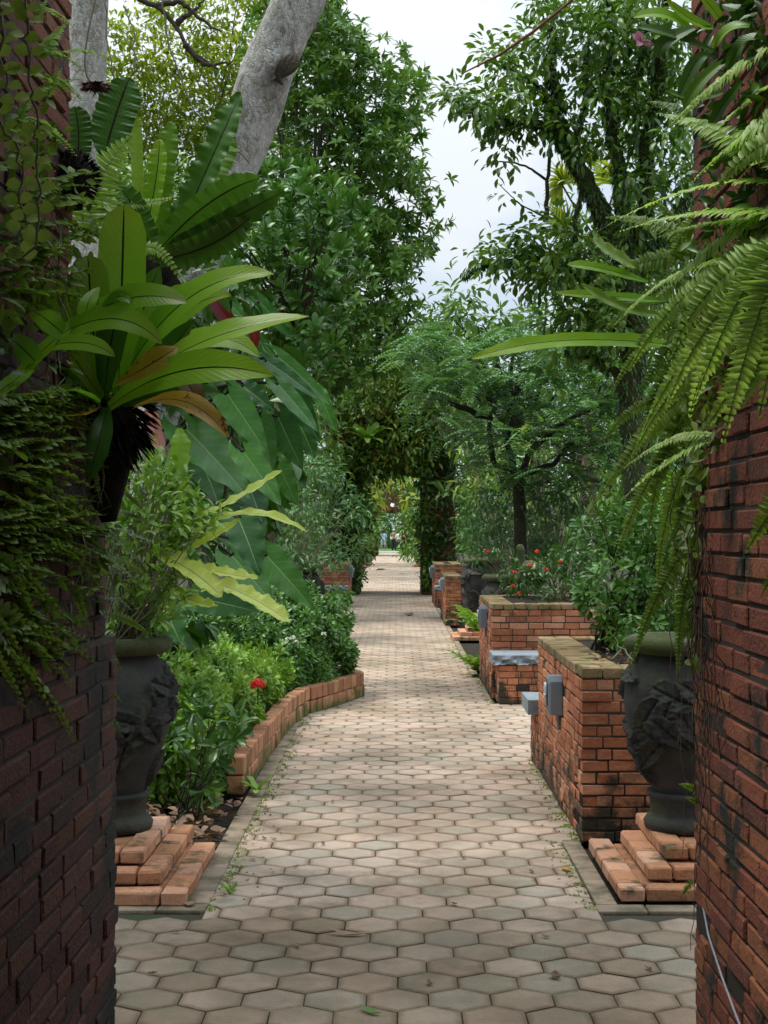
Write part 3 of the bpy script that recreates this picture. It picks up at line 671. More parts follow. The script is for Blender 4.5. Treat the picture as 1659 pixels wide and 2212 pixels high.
# ================================================================ OVERGROWN ARCHWAYS
def archway(label, xL, xR, Y, dep, H, top, pw, ivy, fringe=1.0):
    t = thing('brick_archway', label, 'archway', ((xL + xR) / 2, Y, 0), 'overgrown brick archways over the path')
    kw = dict(m=M_PIER, L=.3, h=.075, bev=.006, gap=.012)
    merge('pillar', t, (xL - pw, xL, Y, Y + dep, 0, H), **kw); merge('pillar', t, (xR, xR + pw, Y, Y + dep, 0, H), **kw)
    merge('lintel', t, (xL - pw, xR + pw, Y, Y + dep, H, top), **kw)
    return t
archway('large overgrown archway over the path, covered in ferns and creepers', -.86, .63, 34.2, 2.2, 2.95, 4.35, .82, 1)
archway('distant second archway framing the strolling people', -1.12, .40, 92, 2.4, 2.8, 4.6, 1.2, 1)
g = G(); a_ = at(848, 1091, 91.6); lathe(g, [(0, .12), (.08, .11), (.13, .03), (.12, -.06), (.0, -.12)], a_, 16)  # small white emissive globe under the distant arch
lm, N_, K_ = mat('globe_glow'); e_ = N_('ShaderNodeEmission'); e_.inputs[0].default_value = (.95, .98, 1, 1); e_.inputs[1].default_value = 1.2; o_ = N_('ShaderNodeOutputMaterial'); K_(e_.outputs[0], o_.inputs[0])
tag(g.build('white_globe', lm, origin=tuple(a_)), 'tiny white glowing globe hanging in the distant archway', 'lamp')
# ================================================================ PEOPLE (far down the path)
def person(label, u, Y, z0, ht, cols, bag=False, lean=0, arm=0, shorts=False, hairr=1.0):
    x = at(u, 1190, Y)[0]; p = (x, Y, z0); s = ht / 1.7
    t = thing('person', label, 'person', p)
    def B(pts, rad, n=12): return (np.array(pts, float) * s + A(*p), np.array(rad) * s, n)
    g = G()          # one continuous skin-modifier body: legs, trunk, neck, head, arms
    me = bpy.data.meshes.new('body')
    J = [(0, 0, .92), (0, 0, 1.1), (0, 0, 1.3), (0, .0, 1.42), (0, -.01, 1.5), (0, -.02, 1.6), (0, -.02, 1.68),
         (-.1, 0, .86), (-.11, .03, .48), (-.11, .06, .08), (-.11, -.08, .03), (.1, 0, .86), (.11, -.06, .48), (.11, -.02, .08), (.11, -.16, .03),
         (-.18, 0, 1.36), (-.23, .02, 1.1), (-.2, -.08 if not arm else -.2, .88 if not arm else 1.15), (-.2, -.1, .80 if not arm else 1.2),
         (.18, 0, 1.36), (.23, .02, 1.1), (.22, -.06, .88), (.22, -.07, .79)]
    R = [.14, .12, .14, .07, .052, .085, .07, .085, .055, .038, .035, .085, .055, .038, .035, .05, .04, .03, .03, .05, .04, .03, .03]
    E = [(0, 1), (1, 2), (2, 3), (3, 4), (4, 5), (5, 6), (0, 7), (7, 8), (8, 9), (9, 10), (0, 11), (11, 12), (12, 13), (13, 14), (2, 15), (15, 16), (16, 17), (17, 18), (2, 19), (19, 20), (20, 21), (21, 22)]
    me.from_pydata([(a * s, b * s, c * s) for a, b, c in J], E, [])
    ob = bpy.data.objects.new('body', me); scene.collection.objects.link(ob); ob.parent = t; me.materials.append(SKIN)
    md = ob.modifiers.new('skin', 'SKIN')
    for i_, r_ in enumerate(R): me.skin_vertices[0].data[i_].radius = (r_ * s, r_ * s * .8)
    me.skin_vertices[0].data[0].use_root = True
    ms = ob.modifiers.new('sub', 'SUBSURF'); ms.levels = 1; ms.render_levels = 2
    g = G(); lathe(g, np.array([(.17, .88), (.155, 1.05), (.165, 1.25), (.19, 1.36), (.12, 1.44), (.07, 1.46)]) * s, p, 20)
    for sx in (-1, 1):
        tube(g, *B([(sx * .17, 0, 1.38), (sx * .22, .01, 1.24), (sx * .245, .02, 1.12)], [.065, .062, .058])[:2], 12)
    g.build('shirt', cols[0], t)
    g = G(); lz = .52 if shorts else .08
    tube(g, *B([(-.09, 0, .93), (-.105, .01, .7), (-.11, .04, lz)], [.105, .095, .075])[:2], 12)
    tube(g, *B([(.09, 0, .93), (.105, -.03, .7), (.11, -.03, lz)], [.105, .095, .075])[:2], 12)
    lathe(g, np.array([(.17, .82), (.175, .9), (.16, .98)]) * s, p, 20); g.build('shorts' if shorts else 'trousers', cols[1], t)
    g = G(); lathe(g, np.array([(.085, 1.49 if hairr > 1 else 1.56), (.108, 1.57), (.112, 1.64), (.09, 1.7), (.04, 1.73), (0, 1.735)]) * s, (p[0], p[1] - .03 * s, p[2]), 18); g.build('hair', cols[2], t)
    if bag: g = G(); box(g, A(*p) + A(-.2, -.12, 1.0) * s, A(.09, .05, .1) * s, .02); g.build('bag', cols[3], t)
    return t
SKIN = plain('skin', (.42, .24, .16), .6)
person('person in a pale blue top and light shorts strolling away, dark hair', 828, 108, .03, 1.66, (plain('blue_cloth', (.5, .62, .82)), plain('denim', (.45, .5, .58)), plain('black_hair', (.02, .017, .015))), arm=1, shorts=True, hairr=1.2)
person('grey haired person in a brown checked shirt and dark trousers', 851, 111, .03, 1.72, (plain('brown_cloth', (.35, .2, .14)), plain('dark_cloth', (.03, .028, .03)), plain('grey_hair', (.45, .45, .46)), plain('white_bag', (.7, .7, .68))), bag=True)
person('person in a cream top and black trousers on the right of the group', 861, 109, .03, 1.6, (plain('cream_cloth', (.75, .72, .55)), plain('black_cloth', (.03, .03, .035)), plain('dark_hair', (.06, .045, .035))))
# ================================================================ TREES AND SHRUBS
def branches(g, P0, C, rad, n=8, amp=.05, sag=0, m=9):
    for c in C[:n]: tube(g, wander(P0, c, m, amp, sag), np.linspace(rad, rad * .2, m), 7, rough=.05)
def tree(name, label, cat, poly, Y, thick, cr, L, W, m, bark, base, trunk=None, trad=.15, nb=14, brad=.05, cover=3, T=T_LANCE, group=None, fork=None, **kw):
    b = at(base[0], 1150, Y); b[2] = 0; t = thing(name, label, cat, tuple(b), group)
    g = G(); C = crown(g, poly, Y, thick, cr, L, W, cover, T, **kw); g.build('crown', m, t)
    f = at(*fork, Y) if fork else C.mean(0) * .7 + b * .3
    g = G(); tube(g, wander(b, f, 12, trad * .25), np.linspace(trad, trad * .6, 12), 12, rough=.06)
    idx = RNG.permutation(len(C))[:nb]; branches(g, f, C[idx], brad, nb, cr * .12)
    g.build('trunk', bark, t); return t
GR1 = 'trees behind the path'
tree('tree', 'tall dark leafy tree with drooping foliage left of the open sky', 'tree',
     [(575, 0), (650, -60), (740, -60), (745, 40), (748, 95), (800, 118), (868, 120), (888, 150), (862, 190), (912, 215), (905, 260), (884, 330), (905, 400), (935, 450), (925, 515), (880, 560), (890, 610), (868, 640), (885, 700), (880, 760), (862, 800), (760, 820), (700, 850), (560, 860), (560, 300)],
     26, 3.2, .42, .19, .07, L_TREE, M_BARKM, (540,), trad=.3, nb=30, cover=10, droop=.55, per=36, wh=8, group=GR1, rvar=.5)
tree('tree', 'bright yellow green feathery tree behind the leaning trunk', 'tree',
     [(225, 75), (300, 60), (330, 20), (420, -60), (600, -60), (600, 500), (430, 640), (120, 640), (120, 100)], 34, 3, .55, .16, .075, L_OLIVE, M_BARKM, (430,), trad=.16, nb=26, T=T_OVAL,
     cover=4.2, per=30, flat=.45, droop=.1, group=GR1, up=1.2)
tree('tree', 'darker green tree filling behind the nest fern on the far left', 'tree',
     [(60, 420), (300, 380), (560, 420), (720, 700), (740, 860), (700, 1150), (60, 1150)], 30, 4, .5, .22, .08, L_TREE, M_BARKM, (350,), cover=3.2, per=30, group=GR1)
# frangipani like rosette shrub
poly = [(505, 440), (560, 365), (650, 345), (700, 395), (765, 480), (798, 500), (790, 590), (740, 640), (755, 730), (700, 830), (560, 800), (470, 700), (470, 560)]
b = A(*at(540, 1150, 14)); b[2] = 0; t = thing('shrub', 'big shrub with rosettes of glossy paddle leaves below the leaning trunk', 'shrub', tuple(b))
g = G(); p = samp(poly, 210); C = atn(p[:, 0], p[:, 1], np.full(210, 14.)); C[:, 1] += (RNG.random(210) - .5) * 1.6
ax = rdir(210) * .55 + A(.05, -.5, .75); rosettes(g, C, ax, .17, .062, 11); g.build('foliage', L_GLOSS, t)
g = G(); F = at(650, 740, 14.4); tube(g, wander(b, F, 8, .03), np.linspace(.07, .05, 8), 8); branches(g, F, C[::5], .022, 42, .04); g.build('stems', M_BARKM, t)
# far wood closing the view
g = G()
for (x0, x1, Y, h, n, s) in ((-45, -7.5, 62, 15, 2400, .55), (1.2, 45, 62, 9.5, 3000, .5), (-4, 6, 135, 9, 700, .6), (-20, -4, 118, 13, 900, .6), (4, 24, 118, 8, 900, .6)):
    nc = n // 14; c = np.stack([RNG.uniform(x0, x1, nc), RNG.normal(Y, 2.5, nc), RNG.random(nc) ** .8 * h], 1)
    c[:, 2] *= .8 + .2 * np.sin(c[:, 0] * .9) ; ci = np.repeat(np.arange(nc), 90); m_ = len(ci); o = rdir(m_)
    leaves(g, c[ci] + o * RNG.random((m_, 1)) ** .5 * 1.3, o + A(0, 0, -.4), rdir(m_) + A(0, 0, 1), s * RNG.uniform(.6, 1.2, m_), s * .42, T_TINY, np.clip(RNG.random(nc)[ci] * .6 + RNG.random(m_) * .4, 0, 1))
tag(g.build('woodland', L_TREE), 'distant belt of trees closing off the garden behind everything', 'woodland', kind='stuff')
# right hand trees, far to near
tree('tree', 'pale feathery tree mass behind the right shrubs with sky gaps', 'tree',
     [(885, 700), (960, 645), (1100, 690), (1300, 620), (1560, 560), (1700, 600), (1700, 1180), (960, 1180), (900, 900)], 36, 6, .7, .26, .07, L_BLUE, M_BARKM, (1250,), cover=1.25, per=24, group=GR1, nb=30)
tree('tree', 'round topped green tree just right of the gap of sky', 'tree',
     [(870, 730), (905, 690), (960, 640), (1040, 632), (1100, 660), (1210, 700), (1330, 780), (1330, 960), (1180, 900), (1000, 850), (890, 830)], 24, 3, .4, .19, .07, L_MID, M_BARKD, (1250,), cover=2.3, per=26, group=GR1, T=T_OVAL, nb=26)
tree('tree', 'shadowy tree behind the right fern fronds', 'tree', [(1290, 180), (1480, 100), (1700, 0), (1700, 1200), (1320, 1200), (1300, 700)], 20, 3, .4, .17, .06, L_MID, M_BARKD, (1520,), cover=2.2, per=26, group=GR1, nb=24)
# fan palm
b = at(1262, 1150, 27); b[2] = 0; t = thing('fan_palm', 'fan palm with pointed leaflets seen through the mossy branches', 'palm', tuple(b))
g = G(); gt = G()
for (u, v, rr) in ((1262, 350, 55), (1215, 400, 75), (1270, 430, 85), (1330, 400, 80), (1225, 500, 85), (1310, 510, 85), (1360, 470, 70), (1265, 580, 80), (1400, 560, 90), (1340, 610, 90), (1210, 600, 60)):
    c = at(u, v, 27 + random.uniform(-.8, .8)); ax = nrm(c - at(1290, 480, 27.6) + A(0, -.5, .1)); n_ = 34; th = np.linspace(-2.3, 2.3, n_)
    e = nrm(np.cross(ax, [0, -1, .25])); f = nrm(ax); D = np.cos(th)[:, None] * f + np.sin(th)[:, None] * e + A(0, -.25, -.12)
    leaves(g, np.tile(c, (n_, 1)), D, np.tile(A(0, -1, .6), (n_, 1)) + rdir(n_) * .4, rr / FPX * 27 * RNG.uniform(.85, 1.1, n_), .05, T_LANCE, np.clip(RNG.normal(random.random(), .12, n_), 0, 1))
    tube(gt, wander(at(1290, 520, 27.5), c, 5, .01), .02, 5)
g.build('leaves', L_OLIVE, t); tube(gt, wander(b, at(1290, 520, 27.5), 8, .02), .16, 10); g2 = gt.build('trunk', M_BARKM, t)
# compound leaved tree with dark limbs
b = at(1125, 1150, 17); b[2] = 0; t = thing('tree', 'spreading fine leaved tree with bare dark limbs beside the archway', 'tree', tuple(b), GR1)
g = G(); K1 = at(1118, 1030, 17)
tube(g, wander(b, K1, 6, .01), np.linspace(.09, .07, 6), 9)
limbs = [[(1118, 1030), (1065, 1000), (1055, 940), (1060, 870)], [(1118, 1030), (1095, 960), (1100, 900), (1112, 850)], [(1118, 1030), (1150, 970), (1195, 930), (1240, 900), (1310, 870)],
         [(1062, 910), (1010, 885), (965, 870), (955, 862)], [(1118, 1030), (1200, 1000), (1250, 940)], [(1060, 870), (1050, 820)], [(1112, 850), (1130, 800)]]
for L_ in limbs:
    P = np.array([at(u, v, 17 + .1 * i) for i, (u, v) in enumerate(L_)]); q = np.linspace(0, 1, 12); P = np.stack([np.interp(q, np.linspace(0, 1, len(P)), P[:, k]) for k in range(3)], 1)
    tube(g, P + RNG.normal(size=P.shape) * .008, np.linspace(.045, .02, 12), 8, rough=.05)
g.build('trunk', M_BARKD, t)
g = G(); k = 17 / FPX
def compound(g, C, n, L, tm=T_OVAL, lw=.4, pl=.3):
    """small pinnate leaves: pairs of leaflets along a drooping stalk"""
    for c in C:
        d = nrm(rdir(1)[0] * A(1, 1, .3) + A(0, 0, -.1)); T_ = np.linspace(.15, 1, n); P = c + d * (T_ * pl)[:, None]; P[:, 2] -= T_ ** 2 * pl * .3
        B = nrm(np.cross(d, [0, 0, 1])); r = random.random()
        for s_ in (-1, 1): leaves(g, P, B * s_ + d * .35 + A(0, 0, -.15), np.tile(A(0, 0, 1), (n, 1)) + rdir(n) * .2, L * (1.1 - .4 * np.abs(T_ - .5)), L * lw, tm, np.clip(r * .7 + RNG.random(n) * .3, 0, 1))
for (u0, v0, u1, v1, th_, n_) in ((885, 870, 1060, 800, 16, 90), (980, 770, 1150, 735, 14, 80), (1060, 830, 1260, 800, 16, 100), (1160, 760, 1340, 790, 15, 90), (1230, 890, 1420, 850, 18, 100), (940, 915, 1080, 935, 14, 60), (1130, 935, 1290, 965, 16, 80),
                                 (870, 770, 980, 730, 16, 60), (1290, 960, 1420, 1000, 20, 70), (1040, 880, 1200, 890, 10, 50), (1020, 1000, 1130, 1020, 16, 50), (1150, 1030, 1290, 1040, 16, 60), (900, 820, 960, 850, 20, 40)):
    q = RNG.random(n_); u_ = u0 + (u1 - u0) * q + RNG.normal(0, 6, n_); v_ = v0 + (v1 - v0) * q - 22 * np.sin(q * np.pi) + RNG.normal(0, th_, n_)
    compound(g, atn(u_, v_, np.full(n_, 17.) + RNG.normal(0, .8, n_)), 8, .09)
g.build('crown', L_BLUE, t)
# mossy branched tree, leaves against the sky
b = at(1375, 1150, 12); b[2] = 0; t = thing('tree', 'tree with thick moss covered branches reaching up over the right side', 'tree', tuple(b))
g = G(); gm = G(); C = []; YT = 12
def limb(pts, r0, r1, moss=1.0, Y0=YT, Y1=None):
    Y1 = Y1 or Y0; P = np.array([at(u, v, Y0 + (Y1 - Y0) * i / max(1, len(pts) - 1)) for i, (u, v) in enumerate(pts)]); n_ = 5 * len(pts); q = np.linspace(0, 1, n_)
    P = np.stack([np.interp(q, np.linspace(0, 1, len(P)), P[:, k]) for k in range(3)], 1)
    P[1:-1] = (P[:-2] + P[2:] + P[1:-1]) / 3; P[1:-1] += RNG.normal(size=(n_ - 2, 3)) * r0 * .18
    R = np.linspace(r0, r1, n_); tube(g, P, R, 9, rough=.1)
    if moss:
        m_ = int(n_ * 40 * moss * max(1, r0 / .03)); j = RNG.integers(0, n_ - 1, m_); f = RNG.random((m_, 1)); o = rdir(m_)
        leaves(gm, P[j] * (1 - f) + P[j + 1] * f + o * (R[j] * .95)[:, None], o * .5 + A(0, 0, -.8), o, RNG.uniform(.02, .075, m_), .016, T_TINY)
    return P
tr = limb([(1375, 1160), (1372, 1000), (1362, 860), (1368, 700), (1352, 560)], .12, .10)
E = []
E += [limb([(1352, 580), (1310, 480), (1262, 390), (1228, 320), (1205, 260), (1195, 180), (1190, 60)], .085, .035)]
E += [limb([(1228, 320), (1180, 268), (1110, 262), (1050, 248), (1000, 226), (965, 200)], .04, .012)]
E += [limb([(1362, 620), (1352, 480), (1338, 380), (1322, 250), (1310, 100), (1300, -40)], .07, .03)]
E += [limb([(1372, 600), (1392, 470), (1395, 330), (1420, 200), (1430, 60), (1440, -40)], .07, .03)]
E += [limb([(1368, 720), (1330, 700), (1310, 640), (1250, 570), (1180, 555), (1110, 560), (1040, 570), (1000, 590)], .06, .012, 1.5)]
E += [limb([(1378, 560), (1440, 500), (1490, 420), (1530, 330)], .05, .02)]
E += [limb([(1362, 860), (1325, 800), (1270, 770), (1220, 760)], .05, .02, .2)]
E += [limb([(1250, 570), (1240, 480), (1258, 410), (1245, 360)], .025, .015, .2)]
E += [limb([(1180, 480), (1182, 390), (1190, 300)], .022, .012, 0), limb([(1182, 390), (1140, 360), (1100, 350), (1050, 350)], .012, .004, 0), limb([(1190, 300), (1150, 260), (1120, 230)], .012, .004, 0), limb([(1180, 470), (1120, 440), (1080, 400)], .008, .003, 0)]
E += [limb([(1262, 390), (1240, 300), (1270, 200), (1260, 100)], .03, .012), limb([(1205, 260), (1160, 180), (1080, 130)], .02, .008), limb([(1322, 250), (1380, 150), (1400, 40)], .03, .012)]
g.build('trunk', M_MOSSB, t); gm.build('moss', L_DARK, t)
g = G()
for poly, n_, per in (([(1020, 100), (1100, 85), (1160, 60), (1230, 90), (1290, 60), (1300, 200), (1330, 330), (1240, 320), (1140, 250), (1060, 200)], 62, 22), ([(1120, 0), (1170, -30), (1480, -30), (1500, 150), (1420, 260), (1330, 240), (1240, 90), (1160, 50)], 105, 24),
                  ([(1330, 240), (1500, 150), (1500, 620), (1400, 640), (1330, 480)], 70, 22), ([(960, 180), (1030, 195), (1120, 240), (1240, 290), (1260, 340), (1150, 290), (1000, 250), (955, 215)], 36, 18),
                  ([(985, 575), (1060, 520), (1180, 480), (1290, 480), (1330, 600), (1350, 700), (1300, 780), (1230, 690), (1180, 640), (1090, 600), (1000, 590)], 62, 24),
                  ([(1060, 320), (1120, 300), (1180, 330), (1110, 360), (1060, 355)], 5, 11), ([(1040, 430), (1100, 400), (1110, 430)], 3, 6), ([(1160, 560), (1350, 560), (1360, 820), (1200, 760)], 45, 24)):
    p = samp(poly, n_); c = atn(p[:, 0], p[:, 1], np.full(n_, 12.) + RNG.normal(0, .35, n_)); ci = np.repeat(np.arange(n_), per); o = rdir(len(ci))
    leaves(g, c[ci] + o * RNG.random((len(ci), 1)) ** .5 * .16, o * .6 + A(-.1, 0, -.35), rdir(len(ci)) * .6 + A(0, 0, 1), .088 * RNG.uniform(.7, 1.25, len(ci)), .04, T_OVAL, np.clip(RNG.random(n_)[ci] * .5 + RNG.random(len(ci)) * .5, 0, 1))
g.build('crown', L_MOSSY, t)
# reddish palm spathe twig and pink orchid
g = G(); tube(g, np.array([at(1000, 158, 9), at(1080, 118, 8.9), at(1150, 70, 8.8), at(1230, 5, 8.7), at(1300, -60, 8.6)]), [.004, .009, .010, .009, .009], 6)
tag(g.build('bare_stalk', surf('red_stalk', [(.12, .05, .03), (.2, .09, .05)], 9), origin=tuple(at(1300, -60, 8.6))), 'long straight reddish stalk crossing the sky at upper right', 'stalk')
# pale trunk far left, leaning trunk
b = at(195, 1150, 11); b[2] = 0; t = thing('tree', 'pale smooth upright trunk at the top left behind the pillar', 'tree', tuple(b))
g = G(); P = np.array([at(188, v, 11) for v in (1160, 900, 600, 350, 200, 100, 0, -200, -500)]); tube(g, P, np.array([.25, .2, .17, .15, .15, .155, .165, .17, .16]), 20, rough=.012); g.build('trunk', M_BARKP, t)
g = G(); crown(g, [(-200, -1100), (500, -1100), (560, -620), (150, -530), (-200, -620)], 11, 3, .5, .2, .08, 1, per=24); g.build('crown', L_TREE, t)
g = G()
for L_ in ([(195, -150), (290, -5), (340, 12), (380, 50), (400, 95), (425, 118), (470, 150)], [(340, 12), (395, 5), (430, 40), (480, 70)], [(400, 95), (440, 140), (500, 135)], [(380, 50), (410, 30), (440, 0)]):
    P = np.array([at(u, v, 11 - .2) for u, v in L_]); q = np.linspace(0, 1, 20); P = np.stack([np.interp(q, np.linspace(0, 1, len(P)), P[:, k]) for k in range(3)], 1)
    tube(g, P + RNG.normal(size=P.shape) * .006, np.linspace(.028, .007, 20), 7)
g.build('branch', M_BARKM, t)
b = at(385, 1150, 8.5); b[2] = 0; t = thing('tree', 'massive leaning trunk with mottled grey bark and an old knot', 'tree', tuple(b))
pts = [(330, 1300), (350, 900), (385, 700), (420, 590), (455, 500), (500, 390), (535, 290), (572, 170), (612, 70), (655, -20), (710, -150), (820, -420)]
P = np.array([at(u, v, 8.5) for u, v in pts]); q = np.linspace(0, 1, 90); P = np.stack([np.interp(q, np.linspace(0, 1, len(P)), P[:, k]) for k in range(3)], 1)
for _ in range(6): P[1:-1] = (P[:-2] + P[1:-1] * 2 + P[2:]) / 4
R = np.interp(q, [0, .1, .3, .5, .6, .75, 1], [.2, .15, .128, .138, .158, .15, .14])
g = G(); n_ = 40; T_ = nrm(np.gradient(P, axis=0)); B_ = nrm(np.cross(T_, A(0, 1, 0))); C_ = np.cross(T_, B_); th = np.arange(n_) / n_ * 2 * np.pi
kd = at(612, 150, 8.32); V = P[:, None] + R[:, None, None] * (np.cos(th)[None, :, None] * B_[:, None] + np.sin(th)[None, :, None] * C_[:, None])
o_ = nrm(V - P[:, None]); dk = np.linalg.norm(V - kd, axis=-1); V += o_ * (.055 * np.exp(-(dk / .1) ** 2) - .09 * np.exp(-(dk / .045) ** 2))[..., None] + o_ * (.006 * np.sin(V[..., 2:3] * 9 + th[None, :, None] * 3) + RNG.normal(size=V.shape[:2] + (1,)) * .0015)
i = np.arange(89)[:, None] * n_ + np.arange(n_)[None]; j = np.arange(89)[:, None] * n_ + (np.arange(n_)[None] + 1) % n_
g.add(V.reshape(-1, 3), {4: np.stack([i, j, j + n_, i + n_], -1).reshape(-1, 4)}); g.build('trunk', M_BARKP, t)
g = G()
for dq in (.0, .7, 1.4, 2.1, 2.8): tube(g, bez(kd + A(-.06 + dq * .02, -.02, -.07 - dq * .01), kd + A(.02 + .05 * math.cos(dq), -.045, .02 * math.sin(dq)), kd + A(.07, -.02, .09), 8), [.008, .014, .018, .02, .02, .017, .012, .006], 6)
g.build('knot', M_BARKM, t)
g = G(); C = crown(g, [(-700, -1500), (1100, -1500), (1050, -760), (-600, -760)], 8.0, 1.8, .45, .2, .08, .7, per=24); g.build('crown', L_TREE, t)
g = G(); branches(g, P[-1], C[RNG.permutation(len(C))[:16]], .07, 16, .06); g.build('limbs', M_BARKP, t)
# ---------------------------------------------------------------- greenery on the large archway
def creeper(name, label, cat, poly, Y, thick, cr, L, W, m, cover, **kw):
    c = np.array(poly, float).mean(0); g = G(); crown(g, poly, Y, thick, cr, L, W, cover, **kw)
    return tag(g.build(name, m, origin=tuple(at(c[0], c[1], Y))), label, cat)
creeper('creeper', 'tangled dark creeper hanging over the large archway lintel', 'creeper', [(715, 900), (760, 835), (840, 815), (930, 830), (990, 870), (990, 960), (905, 1015), (800, 1025), (770, 1015), (700, 1010), (700, 940)], 33.8, .9, .25, .17, .065, L_OLD, 4.5, T=T_OVAL, per=20)
creeper('creeper', 'ragged creeper fringe hanging below the large archway lintel', 'creeper', [(780, 1000), (915, 1000), (915, 1045), (890, 1020), (865, 1040), (840, 1022), (815, 1050), (795, 1030), (785, 1090), (775, 1090)], 33.9, .6, .15, .15, .06, L_TREE, 3, T=T_OVAL, per=12)
creeper('creeper', 'sunlit fern tufts growing along the top of the large archway', 'creeper', [(715, 880), (740, 820), (800, 790), (870, 795), (950, 790), (1000, 840), (1005, 890), (900, 860), (800, 860)], 34.5, 1.8, .22, .22, .05, L_OLD, 5.5, droop=-.2, per=20)
creeper('creeper', 'dark creeper covering the left pillar of the large archway', 'creeper', [(700, 960), (785, 960), (790, 1060), (783, 1150), (770, 1260), (700, 1260), (690, 1100)], 34.0, .5, .25, .17, .07, L_DARK, 2.6, T=T_OVAL, per=20)
creeper('creeper', 'dark creeper and air plants on the right pillar of the large archway', 'creeper', [(915, 960), (992, 960), (990, 1120), (985, 1270), (918, 1250), (915, 1040)], 33.95, .4, .2, .17, .06, L_DARK, 2.0, T=T_OVAL, per=14)
creeper('hanging_creeper', 'bright lime leaves trailing inside the large archway opening', 'creeper', [(785, 1025), (840, 1025), (905, 1030), (905, 1075), (880, 1100), (868, 1070), (820, 1075), (835, 1130), (790, 1130), (783, 1060)], 46, 1.5, .3, .36, .13, L_LIME, 1.3, T=T_OVAL, per=10)
creeper('creeper', 'creeper strands draping the left edge of the large archway opening', 'creeper', [(774, 1000), (800, 1000), (796, 1120), (788, 1250), (774, 1270)], 33.8, .4, .15, .15, .06, L_TREE, 3, T=T_OVAL, per=12)
creeper('creeper', 'creeper strands draping the right edge of the large archway opening', 'creeper', [(892, 1000), (925, 1000), (935, 1270), (912, 1265), (905, 1120)], 33.8, .4, .15, .15, .06, L_TREE, 3, T=T_OVAL, per=12)
creeper('shrub', 'left green shrubs between the two archways', 'shrub', [(772, 1110), (812, 1090), (814, 1210), (790, 1225), (768, 1240)], 66, 6, .5, .3, .1, L_TREE, 3, per=24)
creeper('shrub', 'right green shrubs between the two archways', 'shrub', [(872, 1060), (915, 1050), (915, 1240), (893, 1225), (872, 1200)], 66, 6, .5, .3, .1, L_TREE, 3, per=24)
creeper('creeper', 'leafy creeper over the top of the distant archway', 'creeper', [(780, 1030), (905, 1030), (905, 1100), (868, 1112), (862, 1085), (822, 1085), (812, 1120), (785, 1110)], 89, 2, .5, .36, .14, L_TREE, 2.2, per=20)
creeper('shrub', 'dim shrubs beyond the people at the end of the path', 'shrub', [(805, 1105), (880, 1105), (880, 1184), (805, 1184)], 128, 5, 1, .5, .2, L_DARK, 4, per=24)
# far grasses on the arch
def nest(label, P0, n, Lf, w, m, up=.5, spread=1.0, seed=0, name='nest_fern', cat='fern', ndir=None, ruf=.02, ny=22, group=None, part='frond', droop=.5):
    t = thing(name, label, cat, tuple(P0), group); P0 = np.array(P0)
    for k in range(n):
        a = k * 2.4 + seed; el = up + random.uniform(-.3, .5); d = A(math.cos(a) * math.cos(el), math.sin(a) * math.cos(el) * spread, math.sin(el))
        if ndir is not None: d = nrm(d + np.array(ndir) * .7)
        l = Lf * random.uniform(.7, 1.15); g = G(); P1 = P0 + d * l; P1[2] -= l * droop * .6
        blade(g, bez(P0, P0 + d * l * .55, P1, ny), w * random.uniform(.8, 1.1), A(0, -.1, 1) if abs(d[2]) < .8 else A(0, -1, .2), ruf=ruf, rf=20); g.build(part, m, t)
    return t
nest('small nest fern perched left on the large archway', at(792, 955, 33.3), 12, .8, .16, L_LIGHT, ndir=(0, -.6, 0))
nest('spiky nest fern on the right pillar of the large archway', at(960, 1075, 33.3), 12, .7, .09, L_MID, ndir=(0, -.6, 0))
# ---------------------------------------------------------------- mid shrubs
def shrub(name, label, cat, poly, Y, thick, cr, L, W, m, cover, stems=0, sb=None, T=T_LANCE, smat=None, sr=.006, group=None, **kw):
    c = np.array(poly, float); b = at(c[:, 0].mean(), c[:, 1].max(), Y) if sb is None else np.array(sb, float)
    t = thing(name, label, cat, tuple(b), group); g = G(); C = crown(g, poly, Y, thick, cr, L, W, cover, T, **kw); g.build('foliage', m, t)
    if stems:
        g = G()
        for c_ in C[RNG.permutation(len(C))[:stems]]: tube(g, wander(b + RNG.normal(size=3) * A(.05, .05, 0), c_, 8, .012), np.linspace(sr, sr * .3, 8), 5)
        g.build('stems', smat or M_STICK, t)
    return t
shrub('shrub', 'twiggy cool green shrub in the left urn before the archway', 'shrub', [(585, 1060), (640, 990), (720, 1000), (775, 1080), (780, 1170), (740, 1220), (620, 1225), (570, 1150)], 20, 1.6, .2, .11, .035, L_BLUE, 2.4, 60, (-1.35, 20.1, .95))
shrub('shrub', 'leafy green shrub behind the left far planter', 'shrub', [(540, 900), (670, 880), (700, 1000), (700, 1200), (620, 1280), (540, 1200)], 24, 2, .3, .14, .05, L_MID, 2.4, 60, (-2.2, 24, 0), smat=M_BARKM, sr=.02)
shrub('shrub', 'low bright plants in front of the far left planter', 'shrub', [(640, 1255), (735, 1260), (745, 1310), (700, 1340), (640, 1330)], 25, 1, .15, .14, .05, L_MID, 2.2, 20)
shrub('shrub', 'cool green shrub overhanging the urns on the right', 'shrub', [(1000, 1110), (1060, 1050), (1150, 1050), (1230, 1060), (1290, 1120), (1290, 1200), (1200, 1230), (1000, 1215), (985, 1160)], 17.5, 1.6, .2, .10, .034, L_BLUE, 2.5, 90, (1.6, 17.5, .6))
shrub('bamboo_thicket', 'thicket of pale bare stems with sparse yellowish leaves', 'shrub', [(985, 950), (1100, 900), (1250, 900), (1330, 1000), (1300, 1120), (1000, 1120)], 22, 2.5, .3, .2, .05, L_OLD, .7, 130, (2.3, 22, 0), sr=.02, per=8)
